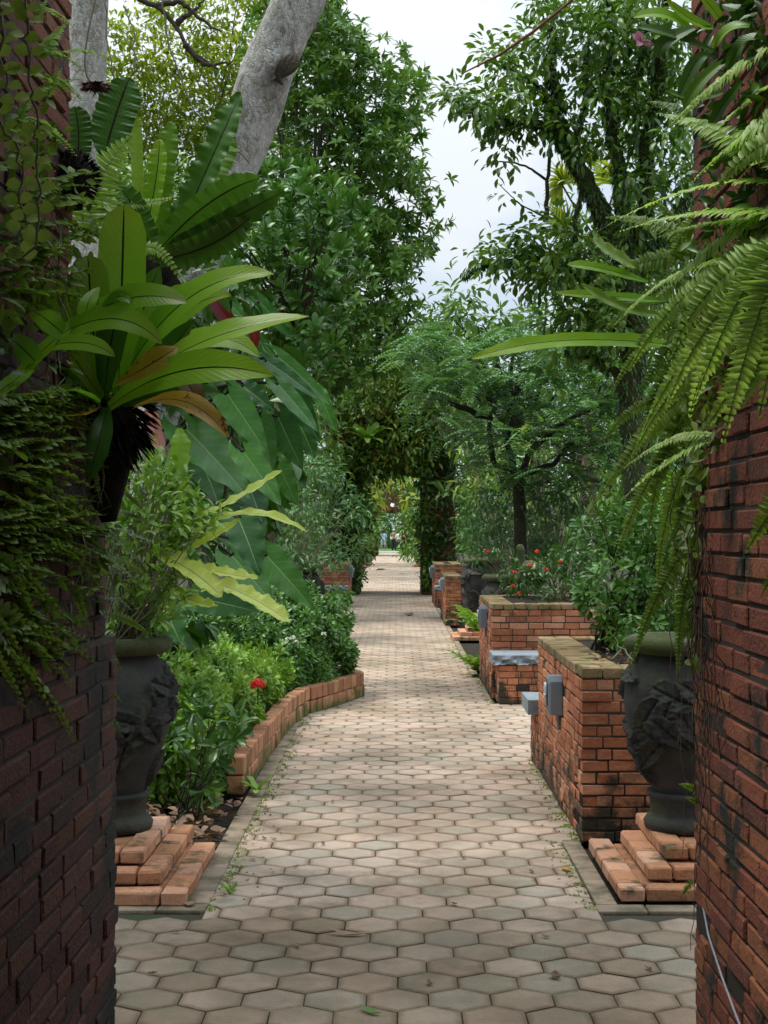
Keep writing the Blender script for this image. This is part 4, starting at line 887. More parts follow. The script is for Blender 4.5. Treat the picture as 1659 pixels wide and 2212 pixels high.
# red flowered bed on the second planter
t = shrub('flower_bush', 'low bush dotted with red flowers on the second right planter', 'shrub', [(1085, 1240), (1120, 1200), (1200, 1190), (1280, 1180), (1300, 1290), (1100, 1290)], 14.0, 1.2, .12, .065, .026, L_DARK, 3.0, 50, (1.6, 14, .82), T=T_OVAL)
g = G(); gp = G()
def ixora(g, c, R, n=60):
    o = rdir(n); o[:, 2] = np.abs(o[:, 2]) * .8 + .1; o = nrm(o); c = np.asarray(c, float)
    for a_ in range(4):
        e = nrm(np.cross(o, rdir(n))); leaves(g, c + o * R * .8, e + o * .25, o, R * .42, R * .22, T_OVAL)
for u, v in ((1052, 1192), (1160, 1193), (1112, 1238), (1145, 1222), (1180, 1232), (1108, 1268), (1122, 1283), (1210, 1215)): ixora(g, at(u, v, 13.3), .028, 20)
g.build('flowers', P_RED, t)
# glossy shrub in the near planter
shrub('shrub', 'many stemmed glossy shrub growing in the near right planter', 'shrub', [(1235, 1140), (1290, 1090), (1400, 1080), (1480, 1100), (1490, 1330), (1420, 1400), (1330, 1375), (1270, 1330), (1240, 1260)], 8.1, .7, .08, .07, .026, L_GLOSS, 5.0, 34, (1.2, 8.1, .80), T=T_OBOV, smat=M_BARKD, sr=.008, per=24, wh=8)
t = shrub('shrub', 'bright leaved shrub tops behind the fern fronds on the right', 'shrub', [(1380, 1080), (1500, 1040), (1510, 1330), (1430, 1320)], 9.3, .6, .1, .08, .028, L_LIGHT, 2.2, 30, (1.75, 9.3, .7), T=T_OBOV)
shrub('small_plant', 'low leafy sprig beside the shrub in the near right planter', 'plant', [(1310, 1340), (1370, 1330), (1380, 1385), (1310, 1390)], 7.4, .2, .05, .055, .02, L_GLOSS, 1.6, 8, (1.16, 7.4, .8), T=T_OBOV)
# ---------------------------------------------------------------- left flower bed
def hedge(name, label, x0, x1, y0, y1, h, n, L, W, m, T=T_OVAL, z0=.02, edge=1.0, xm=None):
    """bushy mound: shoots standing over a soft box, each tipped with a whorl of leaves"""
    t = thing(name, label, 'shrub', ((x0 + x1) / 2, (y0 + y1) / 2, 0)); g = G()
    fx, fy = RNG.random(n), RNG.random(n); hh = h * (1 - edge * .38 * (np.abs(fx * 2 - 1) ** 3 + np.abs(fy * 2 - 1) ** 3)) * RNG.uniform(.8, 1.14, n) * (1 + .07 * np.sin(fx * 19) * np.cos(fy * 15))
    side = RNG.random(n) < .36; z = np.where(side, RNG.uniform(z0 + .05, 1, n) * hh, hh); fx = fx + RNG.normal(0, .012, n); bul = .05 * np.sin(z * 14 + fy * 21)
    k = side & (RNG.random(n) < .5); fx = np.where(k, 1 - RNG.random(n) * .06, fx); fy = np.where(side & ~k, RNG.random(n) * .08, fy)
    yy_ = y0 + fy * (y1 - y0); xr_ = np.interp(yy_, *xm) if xm else x1
    C = np.stack([x0 + fx * (xr_ - x0) + bul * (fx > .8), yy_, z], 1)
    ax = np.stack([(fx - .5) * .8 + RNG.normal(0, .3, n), (fy - .6) * .8 + RNG.normal(0, .3, n) - .15, np.where(side, .35, .9)], 1)
    rosettes(g, C, ax, L, W, 8, T, .95)
    rosettes(g, C - A(0, 0, L * .8), ax, L * 1.1, W * 1.1, 7, T, 1.1)
    g.build('foliage', m, t)
    g = G()
    for c_ in C[:max(10, n // 12)]: tube(g, wander(A(c_[0] * .8 + .1 * (x0 + x1), c_[1] * .9 + .05 * (y0 + y1), 0), c_, 6, .01), np.linspace(.01, .004, 6), 5)
    g.build('stems', M_BARKD, t); return t
hb = hedge('flower_bush', 'bright green clipped bush with one red flower cluster by the curved edging', -2.3, -.90, 7.7, 11.6, .66, 2300, .062, .026, L_LIGHT, xm=([7.7, 9, 10, 11, 11.6], [-1.06, -1.0, -.96, -.92, -.86]))
g = G(); fc = at(557, 1482, 8.9); ixora(g, fc, .05, 110); g.build('flower', P_RED, hb)
g = G(); tube(g, np.array([fc - A(0, 0, .12), fc]), .004, 5); g.build('flower_stem', M_BARKD, hb)
hd = hedge('shrub', 'darker glossy bush with a few white flowers where the edging curves in', -1.9, -.40, 11.7, 14.6, .88, 2100, .06, .026, L_GLOSS, xm=([11.7, 12.2, 12.9, 13.4, 14, 14.6], [-.85, -.66, -.40, -.50, -.8, -1.05]))
g = G()
for u, v in ((622, 1384), (633, 1380), (640, 1390), (700, 1372), (612, 1388)): ixora(g, at(u, v, 11.4), .03, 10)
g.build('flowers', P_WHITE, hd)
hedge('shrub', 'dark low bush beside the path behind the glossy bush', -2.4, -1.02, 14.6, 18.5, .85, 1100, .07, .03, L_DARK)
shrub('shrub', 'lower dark leaved bush between the left urn and the edging', 'shrub', [(345, 1560), (430, 1520), (520, 1560), (550, 1650), (510, 1720), (400, 1760), (345, 1700)], 7.5, .5, .10, .11, .036, L_DARK, 2.0, 16, (-1.12, 7.5, 0), T=T_OBOV, smat=M_BARKD, per=14, wh=7)
# leaf litter and sprigs
def litter(name, label, n, fx, m, L=.07, kind='stuff'):
    g = G(); P = np.array([fx() for _ in range(n)]); leaves(g, P, rdir(n) * A(1, 1, .25), rdir(n) * .5 + A(0, 0, 1), L * RNG.uniform(.5, 1.2, n), L * .45, T_OVAL)
    return tag(g.build(name, m), label, 'litter' if kind else None, kind=kind)
litter('leaf_litter', 'brown leaf litter on the soil beside the left plinth', 420, lambda: A(random.uniform(-1.6, -.86), random.uniform(6.5, 8.0), random.uniform(-.02, .05)), L_DRY, .09)
litter('leaf_litter', 'dry leaves lying on the soil of the near right planter', 130, lambda: A(random.uniform(.98, 1.5), random.uniform(7.0, 7.8), random.uniform(.8, .86)), L_DRY, .06)
def sprig(label, P0, n, L, m, pin=False, h=.2, w=.05):
    t = thing('small_plant', label, 'plant', tuple(P0)); g = G(); P0 = np.array(P0)
    for k in range(n):
        a = random.random() * 6.28; d = A(math.cos(a), math.sin(a), random.uniform(.4, 1.2)); P = bez(P0, P0 + d * h * .55, P0 + d * h + A(0, 0, -h * .3), 10)
        if pin: pinnate(g, P, w, A(0, 0, 1), 9, wr=.4)
        else: blade(g, P, w, A(0, 0, 1), n=10, ruf=.01)
    g.build('leaves', m, t)
sprig('little weed at the foot of the curved edging', at(555, 1712, 8.1), 10, .1, L_LIGHT, h=.1, w=.035)
sprig('tiny weed between the pavers on the left', at(497, 1932, 5.8), 8, .05, L_LIGHT, h=.05, w=.015)
sprig('leafy sprig with paired leaflets beside the second right planter', (.86, 15.1, .45), 14, .1, L_LIGHT, True, .36, .16)
sprig('low sprig with paired leaflets at the foot of the second right planter', (.84, 14.95, .05), 12, .1, L_LIGHT, True, .4, .16)
# ---------------------------------------------------------------- light shrub in the left urn
t = thing('shrub', 'airy bright green shrub spilling out of the left urn', 'shrub', (-1.27, 6.38, 1.0)); g = G(); gs = G()
poly = [(215, 990), (260, 955), (330, 960), (400, 1000), (450, 1080), (480, 1110), (455, 1180), (410, 1230), (440, 1290), (400, 1330), (330, 1350), (240, 1370), (210, 1200)]
p = samp(poly, 300); C = atn(p[:, 0], p[:, 1], np.full(300, 6.4) + RNG.normal(0, .22, 300))
for c in C:
    r0 = A(-1.27, 6.38, .95) + RNG.normal(size=3) * A(.05, .05, 0); q = wander(r0 + (c - r0) * .45, c, 6, .012)
    if random.random() < .45: tube(gs, wander(r0, c, 8, .014), np.linspace(.006, .002, 8), 5)
    d = nrm(c - r0); n_ = 9; tt_ = np.linspace(-.1, .02, n_)
    D = rdir(n_) * .8 + d * .5; leaves(g, c + d * tt_[:, None] + RNG.normal(size=(n_, 3)) * .006, D, rdir(n_) * .5 + A(0, -.2, 1), .052 * RNG.uniform(.7, 1.2, n_), .024, T_OVAL, np.clip(random.random() * .5 + RNG.random(n_) * .5, 0, 1))
g.build('foliage', L_LIGHT, t); gs.build('stems', M_STICK, t)
# ---------------------------------------------------------------- philodendron, big arrow leaves
def arrow(g, P0, tip, w, nh, curl=.12, sag=.1):
    P0, tip = np.array(P0), np.array(tip); L = np.linalg.norm(tip - P0); d = (tip - P0) / L; B = nrm(np.cross(d, nh)); Nn = np.cross(B, d)
    nt_, ns = 26, 12; t = np.linspace(-.30, 1, nt_); s_ = np.linspace(-1, 1, ns + 1)
    out = np.interp(t, [-.30, -.24, -.12, .0, .12, .3, .5, .7, .85, .95, 1], [.0, .42, .78, .95, 1.0, .97, .86, .62, .36, .14, 0.0]) * w / 2
    inn = np.interp(t, [-.30, -.22, -.1, 0, .001], [0.0, .30, .20, 0, 0]) * w / 2
    V = np.zeros((nt_, ns + 1, 3)); LF = np.zeros((nt_, ns + 1, 3)); ph = random.random() * 6; r = random.random()
    for i_, tv in enumerate(t):
        for j, q in enumerate(s_):
            e = (inn[i_] + (out[i_] - inn[i_]) * abs(q)) * (1 if q >= 0 else -1) if q != 0 else 0
            z = curl * abs(e) - sag * L * tv * abs(tv) * 1.0 + .018 * w * math.sin(tv * 22 + ph + (2 if q > 0 else 0)) * abs(q) ** 2 * 2 - .25 * abs(e) * max(0, -tv) * 3
            V[i_, j] = P0 + d * tv * L + B * e + Nn * z; LF[i_, j] = (tv, q, r)
    F = []
    for i_ in range(nt_ - 1):
        for j in range(ns):
            if t[i_] < -.01 and j in (ns // 2 - 1, ns // 2): continue
            a = i_ * (ns + 1) + j; F.append((a, a + 1, a + ns + 2, a + ns + 1))
    g.add(V.reshape(-1, 3), {4: F}, LF.reshape(-1, 3))
ph = thing('philodendron', 'climber with huge glossy arrow shaped leaves hanging over the left bed', 'plant', (-1.9, 8.6, 0))
PL = [((400, 925), (545, 1070), 120, 8.0), ((490, 850), (577, 975), 75, 7.8), ((525, 835), (585, 878), 60, 7.9), ((525, 975), (608, 1085), 80, 7.7), ((515, 1120), (565, 1235), 95, 7.5), ((575, 1200), (678, 1310), 80, 7.6),
      ((600, 830), (690, 930), 44, 8.2), ((600, 770), (715, 865), 44, 8.4), ((575, 780), (690, 855), 36, 8.3), ((600, 900), (650, 1010), 75, 8.5), ((640, 900), (680, 985), 60, 8.7), ((620, 830), (690, 950), 70, 8.6),
      ((520, 700), (600, 770), 34, 8.6), ((540, 745), (620, 830), 46, 8.5), ((440, 1010), (475, 1085), 70, 8.3), ((380, 950), (420, 1060), 80, 8.5), ((560, 900), (590, 1020), 70, 8.4), ((470, 1090), (500, 1180), 80, 8.5),
      ((450, 870), (520, 950), 80, 8.6), ((420, 1290), (560, 1320), 80, 8.0), ((350, 1300), (390, 1390), 90, 7.6), ((500, 1200), (590, 1300), 90, 8.3), ((420, 880), (440, 990), 90, 8.8), ((560, 650), (630, 730), 34, 8.9),
      ((480, 640), (550, 710), 36, 8.9), ((600, 1000), (640, 1090), 60, 8.8), ((530, 1030), (570, 1130), 80, 8.6), ((410, 820), (470, 890), 80, 8.9), ((690, 850), (725, 930), 40, 8.9)]
gs = G()
for (u0, v0), (u1, v1), w, Y in PL:
    g = G(); a_, b_ = at(u0, v0, Y), at(u1, v1, Y - .12); arrow(g, a_, b_, w / FPX * Y * random.uniform(.8, 1.05), nrm(A(random.uniform(-.6, .6), -1, random.uniform(.1, .9))), sag=random.uniform(.05, .15))
    g.build('leaf', L_PHIL, ph); s0 = A(-1.75, 8.9, random.uniform(1.0, 2.2)); tube(gs, bez(s0, (s0 + a_) / 2 + A(0, -.05, .18), a_, 12), np.linspace(.014, .008, 12), 6)
tube(gs, wander(A(-1.9, 9, 0), A(-1.8, 8.9, 2.7), 12, .03), .05, 9, rough=.1); gs.build('stem', M_BARKD, ph)
g = G(); crown(g, [(330, 800), (420, 660), (540, 660), (600, 760), (620, 900), (570, 1130), (550, 1290), (440, 1380), (250, 1380), (250, 900)], 9.6, .6, .16, .2, .09, 3.2, T=T_OVAL, droop=1.2)
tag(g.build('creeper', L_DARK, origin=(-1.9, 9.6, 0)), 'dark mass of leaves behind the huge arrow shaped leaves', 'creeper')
def hero(t, name, m, a_, m_, b_, w, nh=(0, -1, .3), **kw):
    """single strap leaf: each of a_, m_, b_ = (u, v, depth)"""
    g = G(); P = bez(at(*a_), at(*m_), at(*b_), kw.pop('n', 40)); Yd = (a_[2] + b_[2]) / 2; blade(g, P, w / FPX * Yd, A(*nh), **kw); return g.build(name, m, t)
cd = thing('cordyline', 'red and pink leaved plant glimpsed between the big leaves', 'plant', tuple(at(480, 800, 8.2)))
for a_, m_, b_, w, m in (((520, 745, 8.0), (490, 690, 7.9), (455, 640, 7.9), 34, L_RED), ((540, 760, 8), (550, 720, 7.9), (525, 680, 7.9), 22, L_RED), ((352, 985, 7.6), (335, 930, 7.6), (318, 885, 7.6), 28, L_PINK), ((345, 940, 7.7), (333, 900, 7.6), (325, 870, 7.6), 18, L_PINK)): hero(cd, 'leaf', m, a_, m_, b_, w)
g = G(); tube(g, bez(at(480, 1100, 8.3), at(500, 950, 8.3), at(520, 745, 8.0), 10), .012, 6); tube(g, bez(at(400, 1200, 7.8), at(370, 1100, 7.8), at(352, 985, 7.6), 10), .01, 6); g.build('stem', M_BARKD, cd)
# pale ruffled leaves low on the left
cr = thing('nest_fern', 'nest fern with long pale ruffled fronds poking out of the left shrub', 'fern', tuple(at(330, 1230, 6.6)))
for a_, m_, b_, w, m in (((380, 1140, 6.4), (500, 1085, 6.2), (608, 1015, 6.1), 36, L_NESTL), ((390, 1180, 6.4), (520, 1110, 6.2), (660, 1148, 6.1), 30, L_NESTL), ((380, 1200, 6.3), (440, 1170, 6.2), (520, 1120, 6.2), 34, L_NESTL),
                      ((330, 1190, 6.3), (415, 1235, 6.1), (478, 1290, 6.0), 62, L_NESTL), ((400, 1215, 6.3), (470, 1235, 6.1), (558, 1250, 6.0), 40, L_NESTL), ((440, 1250, 6.4), (540, 1290, 6.3), (625, 1345, 6.2), 52, L_NESTL),
                      ((350, 1080, 6.4), (385, 1000, 6.3), (385, 925, 6.3), 50, L_LIGHT), ((330, 1240, 6.5), (400, 1290, 6.5), (470, 1310, 6.4), 40, L_NESTL)): hero(cr, 'frond', m, a_, m_, b_, w * .85, ruf=.075, rf=30, n=100, nh=(.1, -.6, .8), fold=.3)

# ---------------------------------------------------------------- unseen tree added above the left plinth to shade the near pavers
t = thing('tree', 'unseen tree added overhead left of the gateway to shade the near pavers', 'tree', (-3.9, 5.4, 0))
g = G(); nc = 300; c = np.stack([RNG.uniform(-5.5, -.2, nc), RNG.uniform(4.5, 6.5, nc), RNG.uniform(4.7, 6.6, nc)], 1); ci = np.repeat(np.arange(nc), 44); o = rdir(len(ci))
leaves(g, c[ci] + o * RNG.random((len(ci), 1)) ** .5 * .4, o + A(0, 0, -.4), rdir(len(ci)) * .5 + A(0, 0, 1), .17, .075, T_TINY); g.build('crown', L_TREE, t)
g = G(); tube(g, wander(A(-3.9, 5.4, 0), A(-3.2, 5.4, 4.8), 10, .05), np.linspace(.2, .15, 10), 14, rough=.04); branches(g, A(-3.2, 5.4, 4.8), c, .06, 20, .08); g.build('trunk', M_BARKM, t)
creeper('creeper', 'dark leaves clothing the base of the leaning trunk', 'creeper', [(330, 600), (400, 560), (500, 590), (500, 700), (470, 900), (330, 900)], 8.1, .5, .16, .12, .05, L_DARK, 3.2, T=T_OVAL, per=20)

creeper('creeper', 'creeper mantling the left pillar of the distant archway', 'creeper', [(775, 1100), (816, 1100), (816, 1196), (775, 1200)], 91.3, .8, .4, .34, .14, L_TREE, 3, T=T_OVAL, per=20)
creeper('creeper', 'creeper mantling the right pillar of the distant archway', 'creeper', [(870, 1095), (908, 1095), (905, 1200), (870, 1196)], 91.3, .8, .4, .34, .14, L_TREE, 3, T=T_OVAL, per=20)

tree('tree', 'row of leafy trees added over the path beyond the large archway for shade', 'tree', [(600, 800), (880, 760), (1080, 790), (1080, 1020), (930, 1000), (905, 1030), (790, 1030), (600, 1000)], 56, 26, 1.0, .42, .18, L_TREE, M_BARKM, (720,), trad=.2, nb=16, cover=3.2, per=26, T=T_OVAL, group=GR1)  # trees added to darken the path between the archways and thicken the background
# ================================================================ FERNS ON THE NEAR PILLARS
def yl(u): return np.minimum(4.05, .80 * FPX / (854 - np.minimum(u, 600)))     # depth of the left pillar face in direction u
def yr(u): return np.minimum(4.05, .836 * FPX / (np.maximum(u, 1100) - 854))
# --- large bird's nest fern on the left pillar
nf = thing('nest_fern', 'big bird nest fern with broad lime green fronds on the left pillar', 'fern', tuple(at(225, 885, 3.75)))
c0 = (232, 880, 3.75)
straight = lambda n: np.ones(n)
P_UP = np.interp(np.linspace(0, 1, 40), [0, .12, .35, .6, .85, .95, 1], [.18, .35, .8, 1, .98, .7, .1])
P_ST = np.interp(np.linspace(0, 1, 40), [0, .15, .4, .65, .85, .95, 1], [.3, .55, .95, 1, .66, .3, .02])
for a_, m_, b_, w, m, pr, rf, nh in (
    ((255, 860, 3.75), (262, 660, 3.7), (268, 443, 3.72), 104, L_NEST, P_UP, .008, (.05, -1, .15)),
    ((215, 850, 3.7), (200, 700, 3.62), (190, 552, 3.66), 84, L_NEST, P_UP, .01, (.15, -1, .1)),
    ((250, 850, 3.8), (400, 650, 3.75), (592, 592, 3.7), 62, L_NEST, P_ST, .02, (0, -.9, .7)),
    ((240, 870, 3.75), (430, 742, 3.65), (668, 684, 3.6), 58, L_NEST, P_ST, .03, (0, -.8, .8)),
    ((250, 840, 3.8), (430, 735, 3.8), (560, 772, 3.75), 50, L_NEST, P_ST, .02, (0, -.9, .6)),
    ((235, 880, 3.7), (400, 800, 3.55), (592, 812, 3.5), 66, L_NEST, P_ST, .012, (0, -.95, .35)),
    ((250, 830, 3.7), (320, 790, 3.6), (384, 750, 3.6), 50, L_YEL, P_ST, .012, (.1, -1, .5)),
    ((290, 880, 3.65), (400, 868, 3.55), (494, 946, 3.5), 46, L_YEL, P_ST, .03, (0, -.8, .9)),
    ((300, 800, 3.8), (380, 800, 3.7), (440, 905, 3.7), 48, L_DRY, P_ST, .04, (0, -.8, .9)),
    ((230, 860, 3.8), (330, 700, 3.8), (420, 620, 3.8), 58, L_NEST, P_ST, .02, (.3, -.9, .5)),
    ((220, 860, 3.65), (130, 720, 3.5), (85, 600, 3.45), 60, L_NEST, P_ST, .01, (.2, -.9, .4)),
    ((210, 870, 3.6), (110, 850, 3.3), (-20, 960, 3.1), 52, L_NEST, P_ST, .02, (0, -.7, .9)),
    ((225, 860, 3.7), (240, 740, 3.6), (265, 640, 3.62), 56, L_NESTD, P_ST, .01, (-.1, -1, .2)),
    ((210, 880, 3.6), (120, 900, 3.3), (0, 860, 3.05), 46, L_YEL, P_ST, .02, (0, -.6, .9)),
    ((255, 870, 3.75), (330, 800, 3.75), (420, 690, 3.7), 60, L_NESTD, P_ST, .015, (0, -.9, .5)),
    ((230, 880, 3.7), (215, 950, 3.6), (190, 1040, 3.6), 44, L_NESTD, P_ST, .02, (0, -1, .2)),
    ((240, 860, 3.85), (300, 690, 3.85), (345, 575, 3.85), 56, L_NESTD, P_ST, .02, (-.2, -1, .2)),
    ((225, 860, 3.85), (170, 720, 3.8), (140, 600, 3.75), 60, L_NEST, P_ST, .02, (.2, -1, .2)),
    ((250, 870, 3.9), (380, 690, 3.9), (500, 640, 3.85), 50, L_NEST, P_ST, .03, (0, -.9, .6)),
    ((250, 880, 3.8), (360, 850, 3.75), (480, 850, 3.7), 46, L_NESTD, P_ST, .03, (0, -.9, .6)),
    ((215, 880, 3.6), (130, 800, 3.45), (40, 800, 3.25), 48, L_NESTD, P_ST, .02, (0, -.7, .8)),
): hero(nf, 'frond', m, a_, m_, b_, w * (1.0 if pr is P_UP else 1.25), nh, prof=pr, ruf=rf * .8, rf=random.uniform(9, 17), fold=.2)
g = G(); c_ = at(228, 905, 3.85); o = rdir(700); leaves(g, c_ + o * RNG.random((700, 1)) ** .3 * A(.11, .1, .12), o + A(0, 0, -.8), rdir(700), .07, .006, T_TINY)
tube(g, np.array([c_ + A(-.02, 0, .1), c_, c_ - A(0, 0, .12), c_ - A(-.01, 0, .28)]), [.05, .085, .065, .02], 14, rough=.12, cap=True); g.build('root_ball', M_FIBRE, nf)
# --- lobed fern frond crossing in front
lf_ = thing('lobed_fern', 'lobed oakleaf fern frond spreading in front of the nest fern', 'fern', tuple(at(20, 850, 3.0)))
g = G(); V = at; ctr = bez(at(10, 862, 3.0), at(105, 745, 3.05), at(235, 662, 3.1), 30)
blade(g, ctr, 34 / FPX * 3.05, A(0, -1, .4), prof=np.interp(np.linspace(0, 1, 30), [0, .2, .9, 1], [.4, .9, 1, .5]), n=30, fold=.1)
for a_, m_, b_, w in (((150, 712, 3.07), (260, 690, 3.03), (350, 744, 3.0), 54), ((215, 668, 3.1), (310, 640, 3.05), (405, 655, 3.0), 62), ((120, 745, 3.05), (190, 742, 3.0), (248, 770, 3.0), 38),
                   ((135, 720, 3.06), (100, 690, 3.05), (65, 668, 3.1), 42), ((75, 780, 3.0), (40, 745, 3.0), (0, 722, 2.95), 46), ((190, 690, 3.1), (190, 655, 3.1), (215, 620, 3.15), 34), ((60, 800, 3), (20, 830, 2.9), (-20, 860, 2.85), 36), ((230, 665, 3.1), (260, 640, 3.08), (290, 660, 3.05), 30)):
    blade(g, bez(at(*a_), at(*m_), at(*b_), 26), w * 1.25 / FPX * 3.05, A(0, -.9, .5), prof=np.interp(np.linspace(0, 1, 26), [0, .3, .7, .92, 1], [.75, 1, .8, .35, .02]), n=26, fold=.1, ruf=.012, rf=9)
g.build('frond', L_NEST, lf_)
hero(lf_, 'frond', L_NEST, (-60, 650, 2.8), (40, 632, 2.95), (108, 640, 3.1), 42, (0, -.8, .6), prof=P_ST, ruf=.01)
hero(lf_, 'frond', L_LIGHT, (-50, 935, 2.75), (10, 960, 2.8), (58, 998, 2.9), 44, (0, -.8, .6), prof=P_ST, ruf=.01)
# --- upper nest fern, darker and more ruffled
n2 = thing('nest_fern', 'upper nest fern with dark ruffled fronds in front of the leaning trunk', 'fern', tuple(at(360, 570, 4.4)))
for a_, m_, b_, w, m, rf, nh in (
    ((225, 340, 4.4), (250, 250, 4.4), (280, 168, 4.4), 84, L_NESTD, .015, (0, -1, .15)),
    ((165, 360, 4.3), (170, 290, 4.3), (160, 230, 4.3), 54, L_NESTD, .015, (0, -1, .1)),
    ((360, 560, 4.4), (445, 370, 4.3), (520, 200, 4.3), 62, L_NESTD, .05, (-.4, -1, .1)),
    ((370, 550, 4.5), (455, 390, 4.5), (497, 285, 4.5), 66, L_MID, .06, (-.2, -1, .3)),
    ((340, 540, 4.45), (350, 390, 4.4), (372, 262, 4.4), 46, L_LIGHT, .05, (.2, -1, .1)),
    ((300, 480, 4.4), (296, 350, 4.4), (291, 240, 4.4), 24, L_LIGHT, .02, (.2, -1, .1)),
    ((310, 520, 4.4), (335, 400, 4.35), (345, 300, 4.35), 40, L_NEST, .04, (-.2, -1, .1)),
    ((340, 545, 4.3), (450, 440, 4.2), (562, 385, 4.2), 72, L_NESTD, .03, (0, -.7, -.9)),
    ((340, 560, 4.3), (470, 490, 4.2), (615, 412, 4.2), 54, L_NESTD, .05, (0, -.7, -.7)),
    ((330, 560, 4.3), (440, 535, 4.2), (540, 470, 4.2), 60, L_NESTD, .04, (0, -.8, -.5)),
    ((350, 550, 4.5), (420, 420, 4.5), (440, 330, 4.5), 54, L_MID, .05, (0, -1, .3)),
    ((330, 560, 4.2), (300, 470, 4.2), (255, 400, 4.2), 50, L_NESTD, .03, (0, -1, .2)),
): hero(n2, 'frond', m, a_, m_, b_, w * 1.1, nh, prof=None, ruf=rf * 1.5, rf=random.uniform(50, 66), fold=.2, n=120)
g = G(); tube(g, np.array([at(345, 560, 4.45), at(335, 600, 4.4), at(330, 640, 4.35)]), [.05, .09, .03], 12, rough=.15, cap=True); g.build('root_ball', M_FIBRE, n2)
g = G(); tube(g, np.array([at(150, 330, 3.9), at(155, 385, 3.9), at(155, 450, 3.9)]), [.03, .055, .03], 12, rough=.2, cap=True); o = rdir(500); leaves(g, at(158, 385, 3.9) + o * .055, o, rdir(500), .03, .004, T_TINY)
tag(g.build('root_clump', M_FIBRE, origin=tuple(at(155, 450, 3.9))), 'dark tangled root clump jutting from the left pillar', 'root clump')
# --- boston fern helper: fronds given as base, middle, tip (u, v, depth) and width in px
def fern(label, fr, m, group=None, **kw):
    a_ = fr[0][0]; t = thing('sword_fern', label, 'fern', tuple(at(*a_)), group)
    for a_, m_, b_, w, *ex in fr:
        g = G(); P = bez(at(*a_), at(*m_), at(*b_), 24); l = np.linalg.norm(P[-1] - P[0]); Yd = (a_[2] + b_[2]) / 2; k = dict(kw); k.update(ex[1] if len(ex) > 1 else {})
        pinnate(g, P, w / FPX * Yd, A(*(ex[0] if ex and ex[0] else (0, -1, .35))), n=k.pop('n', max(14, int(l / (.0125 if w > 60 else .0095)))), **k); g.build('frond', m, t)
    return t
fern('large sword fern arching in from the right with broad pale fronds', [
    ((1700, 80, 3.1), (1570, 165, 3.3), (1438, 282, 3.5), 66), ((1700, 170, 3.1), (1610, 225, 3.3), (1530, 300, 3.5), 70),
    ((1690, 365, 3.1), (1570, 292, 3.3), (1420, 245, 3.6), 104, (0, -1, .1)), ((1700, 300, 3.05), (1620, 330, 3.1), (1540, 420, 3.2), 90),
    ((1700, 400, 3.1), (1500, 408, 3.4), (1290, 500, 3.7), 62, (0, -.6, .9)), ((1700, 470, 3.1), (1520, 460, 3.3), (1340, 500, 3.6), 84, (0, -.6, .8)),
    ((1700, 495, 3.1), (1560, 480, 3.3), (1400, 520, 3.5), 74, (0, -.7, .8)),
], L_FERN, curl=.2)
fern('drooping sword fern with the broadest fronds at the right edge', [
    ((1700, 545, 3.05), (1560, 600, 3.1), (1445, 770, 3.2), 118, (0, -1, .5)), ((1700, 520, 3.0), (1600, 640, 3.0), (1500, 870, 3.1), 110),
    ((1690, 560, 2.95), (1625, 720, 2.95), (1562, 955, 3.0), 128, (0, -1, .2)), ((1720, 590, 2.9), (1680, 720, 2.9), (1640, 900, 2.95), 110, (0, -1, .2)),
    ((1640, 600, 3.2), (1520, 720, 3.3), (1440, 880, 3.4), 90), ((1650, 560, 3.2), (1480, 640, 3.4), (1360, 800, 3.6), 84),
    ((1600, 700, 3.2), (1530, 780, 3.2), (1490, 900, 3.3), 80),
], L_FERN, curl=.18)
fern('layered pale sword fern between the upper and lower fronds on the right', [
    ((1690, 440, 3.12), (1560, 520, 3.3), (1420, 640, 3.5), 92, (0, -.9, .5)), ((1690, 500, 3.1), (1580, 560, 3.25), (1500, 690, 3.3), 100), ((1680, 620, 3.1), (1600, 800, 3.1), (1520, 930, 3.2), 88), ((1700, 620, 3.0), (1650, 760, 3.0), (1600, 880, 3.0), 100),
    ((1600, 560, 3.3), (1450, 600, 3.6), (1330, 700, 3.8), 66, (0, -.8, .6)), ((1620, 640, 3.25), (1490, 760, 3.5), (1390, 930, 3.6), 76), ((1560, 760, 3.5), (1450, 850, 3.7), (1360, 1000, 3.8), 66), ((1700, 250, 3.1), (1600, 300, 3.2), (1490, 400, 3.5), 84),
], L_FERN, curl=.2, wr=.28)
fern('twisted light fern frond reaching left below the wide fronds', [
    ((1545, 945, 3.5), (1430, 1005, 3.6), (1345, 1080, 3.7), 58, (0, -.6, .9), dict(curl=.5)), ((1540, 940, 3.5), (1450, 950, 3.6), (1350, 1010, 3.7), 40, (0, -.8, .6)),
], L_FERN)
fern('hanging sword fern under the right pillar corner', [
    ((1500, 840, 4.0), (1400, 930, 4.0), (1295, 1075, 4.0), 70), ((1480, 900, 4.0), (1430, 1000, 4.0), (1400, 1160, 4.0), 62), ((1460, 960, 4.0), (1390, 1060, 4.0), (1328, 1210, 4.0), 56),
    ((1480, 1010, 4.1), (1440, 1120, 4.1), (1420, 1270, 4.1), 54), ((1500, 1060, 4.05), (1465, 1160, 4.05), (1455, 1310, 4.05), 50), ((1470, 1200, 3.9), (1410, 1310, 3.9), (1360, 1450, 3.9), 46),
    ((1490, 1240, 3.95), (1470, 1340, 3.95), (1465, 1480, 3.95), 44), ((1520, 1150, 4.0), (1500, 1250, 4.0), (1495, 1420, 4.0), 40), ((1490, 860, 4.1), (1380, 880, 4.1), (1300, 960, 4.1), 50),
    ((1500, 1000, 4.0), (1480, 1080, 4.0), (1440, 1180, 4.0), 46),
], L_FERND, curl=.25)
